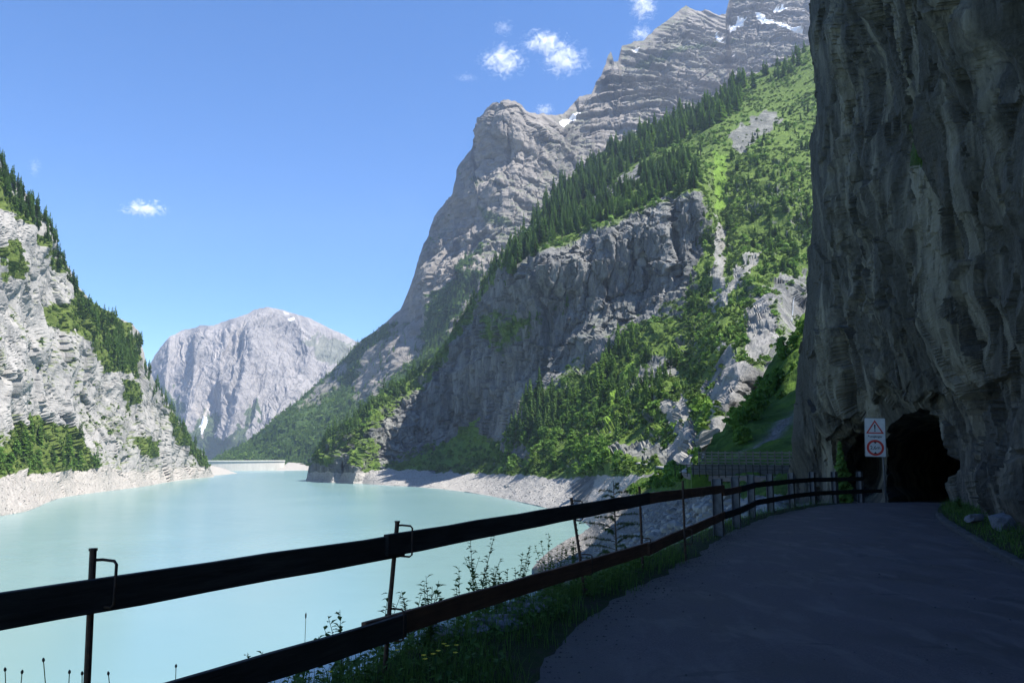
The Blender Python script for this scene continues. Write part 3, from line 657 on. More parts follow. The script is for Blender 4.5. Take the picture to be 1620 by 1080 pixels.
# ================================================================== road, verges, kerb
def resample(pts, step=.35):
    p = np.array(pts, float)
    # Catmull-Rom through the points
    q = np.concatenate([[2 * p[0] - p[1]], p, [2 * p[-1] - p[-2]]])
    out = []
    for k in range(1, len(q) - 2):
        n = max(2, int(np.linalg.norm(q[k + 1] - q[k]) / step))
        u = np.linspace(0, 1, n, endpoint=False)[:, None]
        out.append(.5 * (2 * q[k] + (q[k + 1] - q[k - 1]) * u + (2 * q[k - 1] - 5 * q[k] + 4 * q[k + 1] - q[k + 2]) * u ** 2 + (3 * q[k] - q[k - 1] - 3 * q[k + 1] + q[k + 2]) * u ** 3))
    return np.concatenate(out + [p[-1:]])
def by_len(P, n):
    s = np.concatenate([[0], np.cumsum(np.linalg.norm(np.diff(P, axis=0), axis=1))]); u = np.linspace(0, s[-1], n)
    return np.stack([np.interp(u, s, P[:, k]) for k in range(P.shape[1])], -1)
ROAD_L = [(-3.2, -12), (-1.6, -3), (-1.0, 0), (-.35, 3.5), (.09, 5.6), (.54, 7.6), (1.45, 9.8), (2.7, 12.6), (3.94, 15.5), (5.6, 19.2), (8.6, 24.3), (12.3, 28.8), (14.4, 32), (18, 38), (22, 46)]
ROAD_R = [(1.5, -12), (3.0, -3), (3.6, 0), (4.8, 5), (5.8, 8), (7.0, 10.9), (8.3, 14.4), (10.6, 20), (12.6, 24), (14.8, 27.4), (16.6, 30.5), (20, 36.5), (24, 44)]
NL = 420
Lp = by_len(resample(ROAD_L), NL); Rp = by_len(resample(ROAD_R), NL)
def grid_mesh(name, G, mat, attrs=None, sm=True):
    h, w = G.shape[:2]; i = np.arange(h * w).reshape(h, w)
    q = np.stack([i[:-1, :-1], i[:-1, 1:], i[1:, 1:], i[1:, :-1]], -1).reshape(-1, 4)
    return link(name, mesh_np(name, G.reshape(-1, 3), q, attrs, sm), mat)
def road_z(y): return np.where(y > 27, -(y - 27) * .055, 0) * 1.0
u = np.linspace(0, 1, 40)
G2 = Lp[:, None] * (1 - u)[None, :, None] + Rp[:, None] * u[None, :, None]
Z = .05 * (1 - (2 * u - 1) ** 2)[None] + .012 * fbm(np.concatenate([G2 * .6, 0 * G2[..., :1]], -1), 3) + road_z(G2[..., 1])
# ragged left margin
edge = .26 * fbm(np.concatenate([Lp * 1.1, 0 * Lp[:, :1]], -1), 4)
nrm = np.stack([-(np.gradient(Lp[:, 1])), np.gradient(Lp[:, 0])], -1); nrm /= np.linalg.norm(nrm, axis=1)[:, None]
G2[:, 0] += nrm * edge[:, None]
t = NT('worn_asphalt')
f1 = t.noise(None, 60, 4, .7); f2 = t.noise(None, .8, 6, .6); f3 = t.noise(t.mapped((1, .35, 1)), 2.2, 7, .65, .6)
ac = t.ramp(f1, [(.3, (.038, .028, .029)), (.55, (.070, .054, .056)), (.78, (.155, .126, .12))])
ac = t.mix(t.ramp(f2, [(.38, .85), (.58, 0.)]), ac, (.034, .027, .028))
ac = t.mix(t.ramp(f3, [(.50, 0.), (.64, .8)]), ac, (.092, .074, .071))
cr = t.voro(t.mapped((.35, 1.1, 1)), .5, 'DISTANCE_TO_EDGE'); 
ac = t.mix(t.ramp(t.math('ADD', cr, t.math('MULTIPLY', t.noise(None, 1.2, 7, .7), .16)), [(.072, .55), (.080, 0.)]), ac, (.018, .016, .017))
ac = t.mix(t.math('MULTIPLY', t.attr('rim'), t.ramp(t.noise(None, 5, 6, .7), [(.35, 0.), (.62, 1.)])), ac, (.06, .053, .043))
M['asphalt'] = t.pbr(ac, t.ramp(f2, [(.3, .62), (.7, .85)]), t.bump(t.math('ADD', f1, t.math('MULTIPLY', f2, .8)), .55, .012), spec=.4)
rim = np.tile(np.clip(1 - u * 7, 0, 1) + np.clip(1 - (1 - u) * 14, 0, 1), (NL, 1))
ro = grid_mesh('road', np.concatenate([G2, Z[..., None]], -1), M['asphalt'], {'rim': rim.ravel()})
tag(ro, 'worn dark asphalt lane curving right into the rock tunnel', 'road', kind='structure')
# left verge: flat strip, then the drop to the lake
def vw(y): return np.interp(y, [-12, 4, 6, 8, 9.4, 12, 16, 30], [2.5, 2.15, 1.42, 1.0, .80, .78, .72, .65])
def verge_at(k, s):
    """point on the left verge: k index along the road edge, s metres out"""
    y = Lp[k, 1]; w = vw(y)
    z = np.interp(s, [0, .35, w, w + .45, w + 1.3, w + 4, w + 9, w + 14], [-.012, .02, -.06, -.40, -1.3, -5.0, -14, -26])
    z = z + road_z(y)
    p = Lp[k] + nrm[k] * s
    # never folds over on the inside of the bend
    return np.array([p[0], p[1], z])
sv = np.concatenate([[-.25], np.linspace(0, 3.2, 34), [4, 5, 7, 10, 14]])
VG = np.zeros((NL, len(sv), 3))
for k in range(NL):
    for j, s in enumerate(sv): VG[k, j] = verge_at(k, max(s, 0)) + (np.array([*(-nrm[k] * .25), -.03]) if s < 0 else 0)
rough = fbm(VG * np.array([1.5, 1.5, 1.5]), 4) * .10 * np.clip(sv / .8, 0, 1)[None]
VG[..., 2] += rough
t = NT('verge_soil')
n1 = t.noise(None, 4, 8, .7); n2 = t.noise(None, 45, 4, .7)
vc = t.ramp(n1, [(.35, (.014, .024, .006)), (.5, (.024, .036, .009)), (.62, (.036, .030, .022))])
vc = t.mix(t.ramp(n2, [(.62, 0.), (.7, .7)]), vc, (.11, .11, .11))
M['soil'] = t.pbr(vc, .95, t.bump(t.math('ADD', n1, n2), .7, .03), spec=.15)
vg = grid_mesh('verge', VG, M['soil']); tag(vg, 'strip of overgrown soil between the lane and the lake drop', 'verge', kind='structure')
# right verge
nrR = np.stack([np.gradient(Rp[:, 1]), -np.gradient(Rp[:, 0])], -1); nrR /= np.linalg.norm(nrR, axis=1)[:, None]
sr = np.linspace(.0, 4.2, 30)
RV = np.zeros((NL, len(sr), 3))
RV[..., :2] = Rp[:, None] + nrR[:, None] * sr[None, :, None]
RV[..., 2] = (.06 + .10 * sr + .02 * sr ** 2)[None] + fbm(RV * 1.2, 4) * .09 * np.clip(sr / .4, 0, 1)[None] + road_z(RV[..., 1])
nr_keep = Rp[:, 1] < 27.5
rv = grid_mesh('roadside_bank', RV[nr_keep], M['soil']); tag(rv, 'grassy strip between kerb and rock wall', 'verge', kind='structure')
# kerb
t = NT('kerb_stone'); kn = t.noise(None, 12, 6, .7)
M['kerb'] = t.pbr(t.ramp(kn, [(.3, (.025, .025, .025)), (.7, (.065, .063, .06))]), .9, t.bump(kn, .5, .02))
ki = [k for k in range(NL) if -6 < Rp[k, 1] < 21.5]
prof = [(-.13, -.05), (-.125, .085), (-.10, .105), (0, .108), (.02, .09), (.03, -.05)]
KG = np.zeros((len(ki), len(prof), 3))
for a, k in enumerate(ki):
    jit = .012 * float(perlin(np.array([[k * .37, 2.2, 0]]))[0]); dip = 0 if k % 9 else -.022
    for b, (s, z) in enumerate(prof):
        p = Rp[k] + nrR[k] * (s + jit + .05); KG[a, b] = (p[0], p[1], z + dip + jit * .6)
kb = grid_mesh('kerb', KG, M['kerb'], None, False); tag(kb, 'low weathered stone kerb along the grass under the rock wall', 'kerb', kind='structure')

# ================================================================== board fence on steel rods
def wood(name, c1, c2, sc=1.0):
    t = NT(name); v = t.mapped((1.2, 1.2, 14)); g = t.noise(v, 2.2 * sc, 8, .65, .5); b = t.noise(None, 1.5, 4)
    c = t.mix(t.ramp(b, [(.4, 0.), (.65, .6)]), t.ramp(g, [(.3, c1), (.7, c2)]), tuple(k * .6 for k in c1))
    return t.pbr(c, .8, t.bump(g, .5, .01), spec=.25)
M['board_dark'] = wood('weathered_dark_board', (.018, .0155, .0135), (.060, .051, .044))
M['board_red'] = wood('red_brown_board', (.085, .040, .023), (.18, .088, .048))
M['rail_dark'] = wood('dark_rail', (.012, .011, .010), (.03, .028, .026))
t = NT('rusty_steel'); rn = t.noise(None, 25, 6, .7); M['rust'] = t.pbr(t.ramp(rn, [(.35, (.035, .026, .022)), (.7, (.11, .06, .038))]), .75, t.bump(rn, .4, .004), metal=.3)
t = NT('galvanised_steel'); rn = t.noise(None, 9, 5, .6); M['galv'] = t.pbr(t.ramp(rn, [(.3, (.07, .072, .078)), (.7, (.135, .138, .145))]), .6, metal=.25)

fence = empty('board_fence', (-.95, 6.1, 0))
tag(fence, 'long two-board fence of dark and red-brown planks on thin rusty rods', 'fence')
def child(mb, name, mat, par, bevel=0.0, sm=False):
    o = mb.build(name, mat, par, sm, bevel)
    o.matrix_parent_inverse = Matrix.Translation(-par.location) if par.type == 'EMPTY' or True else None
    return o
RODS = [((-3.55, 1.75), (0.02, -.05)), ((-2.065, 4.10), (-.05, .03)), ((-.95, 6.12), (.085, .02)), ((.86, 9.4), (-.17, .05)), ((1.80, 11.25), (-.03, 0)), ((2.67, 12.6), (-.01, 0))]
Z_TOP, Z_LOW = .93, .345
def board(par, a, b, z, h, th, mat, ext=(.25, .25), off=(0, 0), dz=(0, 0), name='board'):
    a = Vector((*a, z + dz[0])); b = Vector((*b, z + dz[1])); d = (b - a).normalized(); n = Vector((d.y, -d.x, 0)).normalized()
    a = a - d * ext[0] + n * off[0]; b = b + d * ext[1] + n * off[1]; d = (b - a).normalized(); n = Vector((d.y, -d.x, 0)).normalized(); up = n.cross(d) * -1
    if up.z < 0: up = -up
    m = MB(); K = 14; pr = [(-.5, -.5), (-.5, .5), (.5, .5), (.5, -.5)]
    vs = []; fs = []
    L = (b - a).length
    for k in range(K + 1):
        c = a + (b - a) * (k / K) + up * (.002 * math.sin(k * 1.7 + z * 9) ) + n * (.004 * math.sin(k * .9 + a.x))
        for (i, j) in pr: vs.append(c + n * (i * th) + up * (j * (h + .004 * math.sin(k * 2.3 + j))))
    for k in range(K):
        for q in range(4): fs.append((k * 4 + q, k * 4 + (q + 1) % 4, k * 4 + 4 + (q + 1) % 4, k * 4 + 4 + q))
    fs += [(3, 2, 1, 0), (K * 4, K * 4 + 1, K * 4 + 2, K * 4 + 3)]
    m.add(vs, fs); return child(m, name, mat, par, bevel=.006)
POSTS = [(4.16, 16.4), (5.05, 18.3), (6.26, 21.2), (7.3, 22.9), (8.7, 25.2), (10.0, 26.9), (11.05, 27.7), (12.4, 28.8)]
R = [r[0] for r in RODS]
F_ = .055
board(fence, R[0], R[2], .905, .165, .045, M['board_dark'], (.9, .14), (F_, F_), (-.02, .02))
board(fence, R[2], R[4], .935, .160, .045, M['board_dark'], (.10, .10), (F_ + .03, F_ + .012), (.008, .07))
board(fence, R[4], POSTS[0], .99, .155, .04, M['board_red'], (.28, .10), (F_ - .035, .11), (.01, -.06))
board(fence, R[0], R[2], .315, .165, .045, M['board_dark'], (.9, .12), (F_ + .045, F_ + .045), (-.03, .03))
board(fence, R[2], R[4], .355, .160, .042, M['board_red'], (.30, .08), (F_, F_ + .01), (.0, -.02))
board(fence, R[4], POSTS[0], .36, .155, .04, M['board_red'], (.05, .10), (F_ + .03, .11), (-.03, .04))
for i, ((x, y), (lx, ly)) in enumerate(RODS):
    zb = -.25; zt = [1.1, 1.13, 1.105, 1.105, 1.17, 1.2][i]
    m = MB(); r = .017
    m.tube([(x, y, zb), (x + lx * .5, y + ly * .5, .5), (x + lx, y + ly, zt)], r, 10)
    m.tube([(x + lx, y + ly, zt - .006), (x + lx, y + ly, zt + .006)], r * 1.25, 10)
    if i > 2:
        for k in range(18):
            zz = .02 + k * .06; f = zz / zt; m.tube([(x + lx * f, y + ly * f, zz), (x + lx * f, y + ly * f, zz + .012)], r * 1.14, 8)
    rod = child(m, 'rod', M['rust'], fence, sm=False)
    nx = R[min(i + 1, 5)] if i < 5 else POSTS[0]; d = Vector((nx[0] - x, nx[1] - y, 0)).normalized(); n = Vector((d.y, -d.x, 0))
    for z0, h in ((Z_TOP + (.02 if i < 4 else .06), .165), (Z_LOW, .165)):
        c = Vector((x + lx * z0, y + ly * z0, z0)); q = .105 if i not in (1,) else .11
        if i >= 4 and z0 > .5: continue
        top = h / 2 + .045; bot = -h / 2 - .02
        pts = [c + Vector((0, 0, top)), c + d * .04 + n * .02 + Vector((0, 0, top)), c + d * .053 + n * (q - .015) + Vector((0, 0, top - .004)), c + d * .056 + n * q + Vector((0, 0, top - .02)),
               c + d * .056 + n * q + Vector((0, 0, bot + .015)), c + d * .052 + n * (q - .02) + Vector((0, 0, bot)), c + d * .03 + n * .01 + Vector((0, 0, bot + .004))]
        cm = MB().tube(pts, .0075, 8); cl = cm.build('clip', M['rust'], rod, True)
# second fence on steel posts
f2 = empty('post_fence', (4.16, 16.4, 0)); tag(f2, 'fence of grey steel posts and dark rails curving up to the tunnel', 'fence')
for i, (x, y) in enumerate(POSTS):
    nx = POSTS[min(i + 1, 7)]; pv = POSTS[max(i - 1, 0)]; a = math.atan2(nx[1] - pv[1], nx[0] - pv[0]); Mz = Matrix.Rotation(a, 3, 'Z')
    w = .19 if i == 0 else .17; zt = [1.13, 1.12, 1.1, 1.08, 1.06, 1.05, 1.05, 1.03][i]; m = MB(); hc = (zt + .9) / 2 - .9
    m.box(Vector((x, y, hc)) + Mz @ Vector((0, w / 2 - .006, 0)), (w, .012, zt + .9), Mz).box(Vector((x, y, hc)) + Mz @ Vector((0, -w / 2 + .006, 0)), (w, .012, zt + .9), Mz).box((x, y, hc), (.012, w - .025, zt + .9), Mz)
    child(m, 'post', M['galv'], f2)
for i in range(7):
    for z, dz in ((.86, -.012 * i), (.40, -.008 * i)):
        a, b = POSTS[i], POSTS[i + 1]
        board(f2, a, b, z + dz, .14, .05, M['board_red'] if (i == 0 and z > .5) else M['rail_dark'], (.02, -.02), (.125, .125), (0, -.01), 'rail')
board(f2, POSTS[7], (13.3, 29.4), .35, .13, .05, M['rail_dark'], (.0, .0), (.125, .125), (0, -.02), 'rail')

# ================================================================== road sign
def mark(pts, z=0.0, hole=None):
    m = MB()
    if hole is None: m.add([(p[0], p[1], z) for p in pts], [tuple(range(len(pts)))])
    else:
        n = len(pts); m.add([(p[0], p[1], z) for p in pts] + [(p[0], p[1], z) for p in hole], [(k, (k + 1) % n, n + (k + 1) % n, n + k) for k in range(n)])
    return m
SX, SY = 12.80, 27.75
sgn = empty('road_sign', (SX, SY, 0)); tag(sgn, 'white warning sign with red triangle and height limit ring on thin post by the tunnel', 'road sign')
t = NT('sign_white'); n_ = t.noise(None, 6, 5); M['sign_w'] = t.pbr(t.ramp(n_, [(.3, (.34, .35, .355)), (.6, (.44, .445, .45))]), .45)
t = NT('sign_red'); M['sign_r'] = t.pbr((.36, .02, .017), .45)
t = NT('sign_black'); M['sign_k'] = t.pbr((.015, .015, .017), .5)
pm = MB().tube([(0, 0, -.3), (0, 0, 2.7)], .03, 12); pm.build('post', M['galv'], sgn, True)
ang = math.atan2(SX, SY) * -1 + .06
PM = Matrix.Translation((-.26, -.05, 2.215)) @ Matrix.Rotation(ang, 4, 'Z') @ Matrix.Rotation(math.pi / 2, 4, 'X') @ Matrix.Rotation(-.035, 4, 'Z')
def rrect(w, h, r, n=5):
    out = []
    for cx, cy, a0 in ((w / 2 - r, h / 2 - r, 0), (-w / 2 + r, h / 2 - r, 90), (-w / 2 + r, -h / 2 + r, 180), (w / 2 - r, -h / 2 + r, 270)):
        for k in range(n + 1):
            a = math.radians(a0 + 90 * k / n); out.append((cx + r * math.cos(a), cy + r * math.sin(a)))
    return out
pw, ph = .67, 1.34
o_ = rrect(pw, ph, .04); m = MB(); n = len(o_)
m.add([(x, y, 0) for x, y in o_] + [(x, y, -.02) for x, y in o_], [tuple(range(n)), tuple(range(2 * n - 1, n - 1, -1))] + [(k, n + k, n + (k + 1) % n, (k + 1) % n) for k in range(n)])
plate = m.build('plate', M['sign_w'], sgn); plate.matrix_local = PM
i_ = rrect(pw - .03, ph - .03, .03)
mark(o_, .003, i_).build('border', M['galv'], plate)
tri = [(0, .60), (.285, .13), (-.285, .13)]; cen = (0, .287); tri_i = [(cen[0] + (x - cen[0]) * .74, cen[1] + (y - cen[1]) * .74) for x, y in tri]
mark(tri, .003, tri_i).build('warning_triangle', M['sign_r'], plate)
mk = MB(); mk.add([(-.026, .44, .004), (.026, .44, .004), (.014, .265, .004), (-.014, .265, .004)], [(0, 1, 2, 3)])
mk.add([(.024 * math.cos(a * .5236), .225 + .024 * math.sin(a * .5236), .004) for a in range(12)], [tuple(range(12))]); mk.build('exclamation_mark', M['sign_k'], plate)
cyc = -.355; R1, R0 = .275, .198
ring = [(R1 * math.cos(a * math.pi / 24), cyc + R1 * math.sin(a * math.pi / 24)) for a in range(48)]; rin = [(R0 * math.cos(a * math.pi / 24), cyc + R0 * math.sin(a * math.pi / 24)) for a in range(48)]
mark(ring, .003, rin).build('limit_ring', M['sign_r'], plate)
for s in (1, -1): mark([(-.06, cyc + s * .205), (.06, cyc + s * .205), (0, cyc + s * .135)], .0045).build('limit_arrow', M['sign_k'], plate)
def text(body, size, x, y, par, name):
    cu = bpy.data.curves.new(name, 'FONT'); cu.body = body; cu.size = size; cu.align_x = 'CENTER'; cu.align_y = 'CENTER'; cu.offset = size * .012
    tmp = bpy.data.objects.new(name + '_curve', cu); COL.objects.link(tmp); dg = bpy.context.evaluated_depsgraph_get()
    me = bpy.data.meshes.new_from_object(tmp.evaluated_get(dg)); bpy.data.objects.remove(tmp); bpy.data.curves.remove(cu)
    me.materials.clear(); o = link(name, me, M['sign_k'], par); o.location = (x, y, .0045); return o
text('Fussgänger', .105, 0, .03, plate, 'lettering')
text('2,6m', .165, 0, cyc, plate, 'lettering')

# ================================================================== near plants
def leaf_mat(name, lo, hi, tr=.35, sc=1.0):
    t = NT(name)
    f = t.math('FRACT', t.math('ADD', t.attr('tint'), t.rnd()))
    n = t.noise(None, sc, 3, .5)
    c = t.mix(t.math('ADD', t.math('MULTIPLY', f, .75), t.math('MULTIPLY', n, .3), True), lo, hi)
    return t.pbr(c, .7, transl=tr, spec=.2)
M['grass'] = leaf_mat('grass_blades', (.030, .066, .012), (.12, .21, .042), .38)
M['leaf'] = leaf_mat('weed_leaves', (.026, .062, .014), (.10, .18, .038), .38)
M['needle'] = leaf_mat('larch_needles', (.025, .055, .016), (.06, .105, .03), .25)
t = NT('bark'); bn = t.noise(None, 14, 6, .7); M['bark'] = t.pbr(t.ramp(bn, [(.3, (.05, .038, .028)), (.7, (.13, .10, .08))]), .95)
def blades(name, roots, hmin, hmax, w, label, lean=.5, seed=1):
    r = np.random.default_rng(seed); n = len(roots)
    h = r.uniform(hmin, hmax, n) * r.uniform(.6, 1.0, n); a = r.uniform(0, 2 * np.pi, n); ln = r.uniform(.1, lean, n) * h
    dx, dy = np.cos(a), np.sin(a); b = a + np.pi / 2 + r.normal(0, .5, n); wx, wy = np.cos(b) * w * r.uniform(.6, 1.3, n), np.sin(b) * w
    V = np.zeros((n, 5, 3)); V[:, :, :] = roots[:, None]
    V[:, 0, 0] -= wx; V[:, 0, 1] -= wy; V[:, 1, 0] += wx; V[:, 1, 1] += wy
    V[:, 2, 0] += dx * ln * .35 - wx * .75; V[:, 2, 1] += dy * ln * .35 - wy * .75; V[:, 2, 2] += h * .6
    V[:, 3, 0] += dx * ln * .35 + wx * .75; V[:, 3, 1] += dy * ln * .35 + wy * .75; V[:, 3, 2] += h * .6
    V[:, 4, 0] += dx * ln; V[:, 4, 1] += dy * ln; V[:, 4, 2] += h
    i = (np.arange(n) * 5)[:, None]
    me = mesh_np(name, V.reshape(-1, 3), [i + np.array([[0, 1, 3, 2]]), i + np.array([[2, 3, 4]])], {'tint': np.repeat(r.uniform(0, 1, n), 5)})
    o = link(name, me, M['grass']); tag(o, label, 'grass', kind='stuff'); return o
def verge_points(n, y0, y1, s0, s1, seed, dens=None):
    r = np.random.default_rng(seed); ks = np.where((Lp[:, 1] > y0) & (Lp[:, 1] < y1))[0]; out = []
    while len(out) < n:
        k = r.choice(ks); s = r.uniform(s0, s1) * (vw(Lp[k, 1]) + .9)
        p = verge_at(k, s)
        if float(fbm(np.array([[p[0] * 1.3, p[1] * 1.3, 5.]]), 3)[0]) + (s - .35) * .7 < r.uniform(-.35, .35): continue
        out.append(p + np.array([r.normal(0, .02), r.normal(0, .02), -.01]))
    return np.array(out)
roots = np.concatenate([verge_points(15000, 3.2, 13, -.04, 1.05, 2), verge_points(3500, 12, 28, -.02, 1.0, 3)])
blades('verge_grass', roots, .08, .30, .0035, 'dark green grass in shade along the lake side of the lane', .6, 4)
r_ = np.random.default_rng(8); kk = r_.choice(np.where((Rp[:, 1] > 7) & (Rp[:, 1] < 27))[0], 9000); ss = r_.uniform(.1, 3.2, 9000)
zz = .06 + .10 * ss + .02 * ss ** 2
rr = np.stack([Rp[kk, 0] + nrR[kk, 0] * ss + r_.normal(0, .06, 9000), Rp[kk, 1] + nrR[kk, 1] * ss + r_.normal(0, .06, 9000), zz - .03], -1)
blades('roadside_grass', rr, .10, .30, .006, 'shaded grass between the kerb and the rock wall', .6, 9)
def leaf_quads(c, d, L, w, r):
    """folded leaf at c pointing along d"""
    d = Vector(d).normalized(); s = d.cross(Vector((0, 0, 1)));
    if s.length < .1: s = Vector((1, 0, 0))
    s.normalize(); up = s.cross(d); c = Vector(c)
    a = c + d * L * .5 + s * w + up * w * .3; b = c + d * L * .5 - s * w + up * w * .3; tip = c + d * L - up * L * .15; mid = c + d * L * .5
    return [c, a, tip, b, mid], [(0, 1, 4), (1, 2, 4), (2, 3, 4), (3, 0, 4)]
def leafmat(name, pts, L0, L1, label, seed):
    r = np.random.default_rng(seed); n = len(pts); a = r.uniform(0, 6.283, n); L = r.uniform(L0, L1, n); w = L * r.uniform(.25, .4, n); el = r.uniform(-.3, .7, n)
    d = np.stack([np.cos(a) * np.cos(el), np.sin(a) * np.cos(el), np.sin(el)], -1); s_ = np.stack([-np.sin(a), np.cos(a), r.normal(0, .35, n)], -1)
    z = r.uniform(.02, .20, n)[:, None] * np.array([0, 0, 1.]); c = pts + z
    V = np.stack([c, c + d * (L * .5)[:, None] + s_ * w[:, None], c + d * L[:, None] - np.array([0, 0, .3]) * L[:, None], c + d * (L * .5)[:, None] - s_ * w[:, None]], 1)
    o = link(name, mesh_np(name, V.reshape(-1, 3), (np.arange(n) * 4)[:, None] + np.array([[0, 1, 2, 3]]), {'tint': np.repeat(r.uniform(0, 1, n), 4)}), M['leaf']); tag(o, label, 'ground cover', kind='stuff')
leafmat('verge_leaves', np.concatenate([verge_points(6500, 3.4, 13, .1, 1.12, 21), verge_points(900, 12, 26, .2, 1.1, 22)]), .03, .085, 'low leafy ground cover among the verge grass on the lake side', 23)
leafmat('roadside_leaves', rr[::4], .04, .10, 'low leafy ground cover in the strip under the rock wall', 24)
def weed(base, h, nst, leafL, seed, label, name='weed', lean=(0, 0)):
    r = random.Random(seed); root = empty(name, base); st = MB(); lf = MB()
    for k in range(nst):
        a = r.uniform(0, 6.28); hh = h * r.uniform(.6, 1.0); sp = r.uniform(.05, .32) * hh
        pts = []
        for q in range(7):
            f = q / 6; pts.append(Vector((math.cos(a) * sp * f ** 1.5 + lean[0] * f * hh, math.sin(a) * sp * f ** 1.5 + lean[1] * f * hh, hh * f)))
        st.tube(pts, [.006 * (1 - .7 * q / 6) for q in range(7)], 5)
        nl = int(hh / leafL * 4.0)
        for q in range(nl):
            f = .12 + .88 * q / nl; i = min(5, int(f * 6)); p = pts[i].lerp(pts[i + 1], f * 6 - i); b = r.uniform(0, 6.28)
            v, fc = leaf_quads(p, (math.cos(b), math.sin(b), r.uniform(-.1, .8)), leafL * r.uniform(.6, 1.1) * (1.15 - .5 * f), leafL * .2, r); lf.add(v, fc)
    st.build('stem', M['leaf'], root); lf.build('leaves', M['leaf'], root)
    tag(root, label, 'plant', 'weeds along the fence'); return root
def vp(y, s):
    k = int(np.argmin(np.abs(Lp[:, 1] - y))); return tuple(verge_at(k, s))
WEEDS = [(8.6, 1.75, 1.12, 2, .11, 'tallest leafy sprig, rising above the lower board'), (8.1, 1.7, .72, 3, .12, 'leafy weed reaching the lower board beside the tallest sprig'), (7.6, 1.7, .62, 3, .12, 'leafy weed below the lower board near the second rod'),
         (9.0, 1.45, .62, 5, .10, 'bushy weed under the red-brown lower board'), (9.5, 1.3, .62, 6, .10, 'bushy weed at the foot of the leaning rod'), (9.9, 1.35, .6, 6, .09, 'bushy weed just past the leaning rod, pale scree behind it'),
         (7.0, 1.9, .55, 4, .11, 'ragged weed on the verge edge beside the slate pile'), (6.4, 1.95, .42, 5, .10, 'low weed at the foot of the second rod'), (5.9, 2.1, .42, 5, .10, 'low weed on the verge brink under the dark lower board'), (5.5, 2.25, .40, 6, .09, 'low weed nearest the camera on the verge brink'),
         (8.3, 1.35, .45, 6, .11, 'broad dark weed behind the slate pile'), (10.4, 1.3, .55, 6, .09, 'weed beside the larch sapling'), (8.4, 1.55, .55, 7, .10, 'dense weed clump between the tallest sprig and the leaning rod'), (7.3, 1.75, .42, 7, .10, 'dense low weed clump left of the slate pile'), (9.2, 1.75, .75, 4, .10, 'tall thin weed in front of the bay shore'), (8.9, 1.95, .8, 4, .11, 'thin weed leaning out over the drop before the bay'), (6.7, 1.35, .38, 6, .12, 'squat broad-leaved weed in front of the second rod')]
for i, (y, s, h, ns, LL, lb) in enumerate(WEEDS): weed(vp(y, s - .33), h + .24, ns, LL, 40 + i, lb)
for i, (x, y, lb) in enumerate([(9.0, 13.2, 'pale broad-leaved weed at the right frame edge below the rock wall'), (11.9, 21.6, 'leafy weed in the grass before the tunnel rock')]): weed((x, y, .2), .35, 7, .16, 90 + i, lb)
# flower and grass stalks standing against the water
def stalk(base, h, lean, head, label, seed, group):
    r = random.Random(seed); root = empty('flower_stalk', base)
    pts = [Vector((lean[0] * (q / 5) ** 1.4, lean[1] * (q / 5) ** 1.4, h * q / 5)) for q in range(6)]
    MB().tube(pts, .0022, 5).build('stem', M['leaf'], root)
    e = pts[-1]; d = (pts[-1] - pts[-2]).normalized()
    MB().tube([e, e + d * head * .3, e + d * head * .7, e + d * head], [.002, .0065, .006, .001], 7).build('seed_head', M['bark'], root, True)
    tag(root, label, 'plant', group)
stalk((-1.62, 6.5, -.55), .88, (.0, 0), .05, 'single plantain head standing over the lower board', 1, None)
for i, (px, py, d) in enumerate([(18, 1062, 3.9), (38, 1062, 4.0), (43, 1066, 4.0), (103, 1047, 3.9), (123, 1066, 4.0), (150, 1068, 4.1), (204, 1068, 4.2), (291, 1056, 4.6)]):
    p = at(px, py, d); h = .55 + .05 * (i % 3); stalk((float(p[0]) - .03, float(p[1]), float(p[2]) - h), h, (random.uniform(-.08, .05), 0), .022, 'thin dark seed stalk against the water at the bottom left corner', 10 + i, 'seed stalks at the bottom left')
# yellow flowers
t = NT('yellow_petals'); M['yellow'] = t.pbr((.75, .52, .02), .6)
for i, (px, py) in enumerate([(520, 1063), (626, 1029), (700, 1019), (705, 1022), (720, 1021), (691, 1030), (718, 1033), (668, 1037), (683, 1035), (670, 1043), (1497, 786), (1488, 790)]):
    d = 1.42 * 1260 / (py - 720) if py > 900 else 27; p = at(px, py, d); root = empty('buttercup', (float(p[0]), float(p[1]), float(p[2]) - .16))
    MB().tube([(0, 0, 0), (.01, 0, .16)], .002, 5).build('stem', M['leaf'], root)
    m = MB(); 
    for k in range(5):
        a = k * 1.2566; v, fc = leaf_quads((.01, 0, .16), (math.cos(a), math.sin(a), .5), .022, .011, None); m.add(v, fc)
    m.build('petals', M['yellow'], root); tag(root, 'small yellow buttercup in the dark verge grass' if py > 900 else 'small yellow flower at the tunnel corner', 'flower', 'yellow flowers in the verge' if py > 900 else 'yellow flowers at the tunnel')
# slate pile and stones
t = NT('slate_stone'); sn = t.noise(None, 9, 6, .65); M['slate'] = t.pbr(t.ramp(sn, [(.3, (.06, .062, .07)), (.7, (.17, .17, .185))]), .85, t.bump(sn, .5, .02))
def stone(loc, sx, sy, sz, seed, mat, label, group, name='stone'):
    r = random.Random(seed); bm = bmesh.new(); bmesh.ops.create_icosphere(bm, subdivisions=2, radius=1)
    for v in bm.verts:
        n = float(perlin(np.array([[v.co.x * 1.3 + seed, v.co.y * 1.3, v.co.z * 1.3]]))[0]); v.co *= 1 + n * .45
        v.co.x = max(-.8, min(.8, v.co.x)) * sx; v.co.y = max(-.75, min(.8, v.co.y)) * sy; v.co.z = max(-.6, min(.62, v.co.z)) * sz
    me = bpy.data.meshes.new(name); bm.to_mesh(me); bm.free(); o = link(name, me, mat); o.location = loc; o.rotation_euler = (r.uniform(-.3, .3), r.uniform(-.3, .3), r.uniform(0, 6.28)); tag(o, label, 'stone', group); return o
rs = random.Random(5)
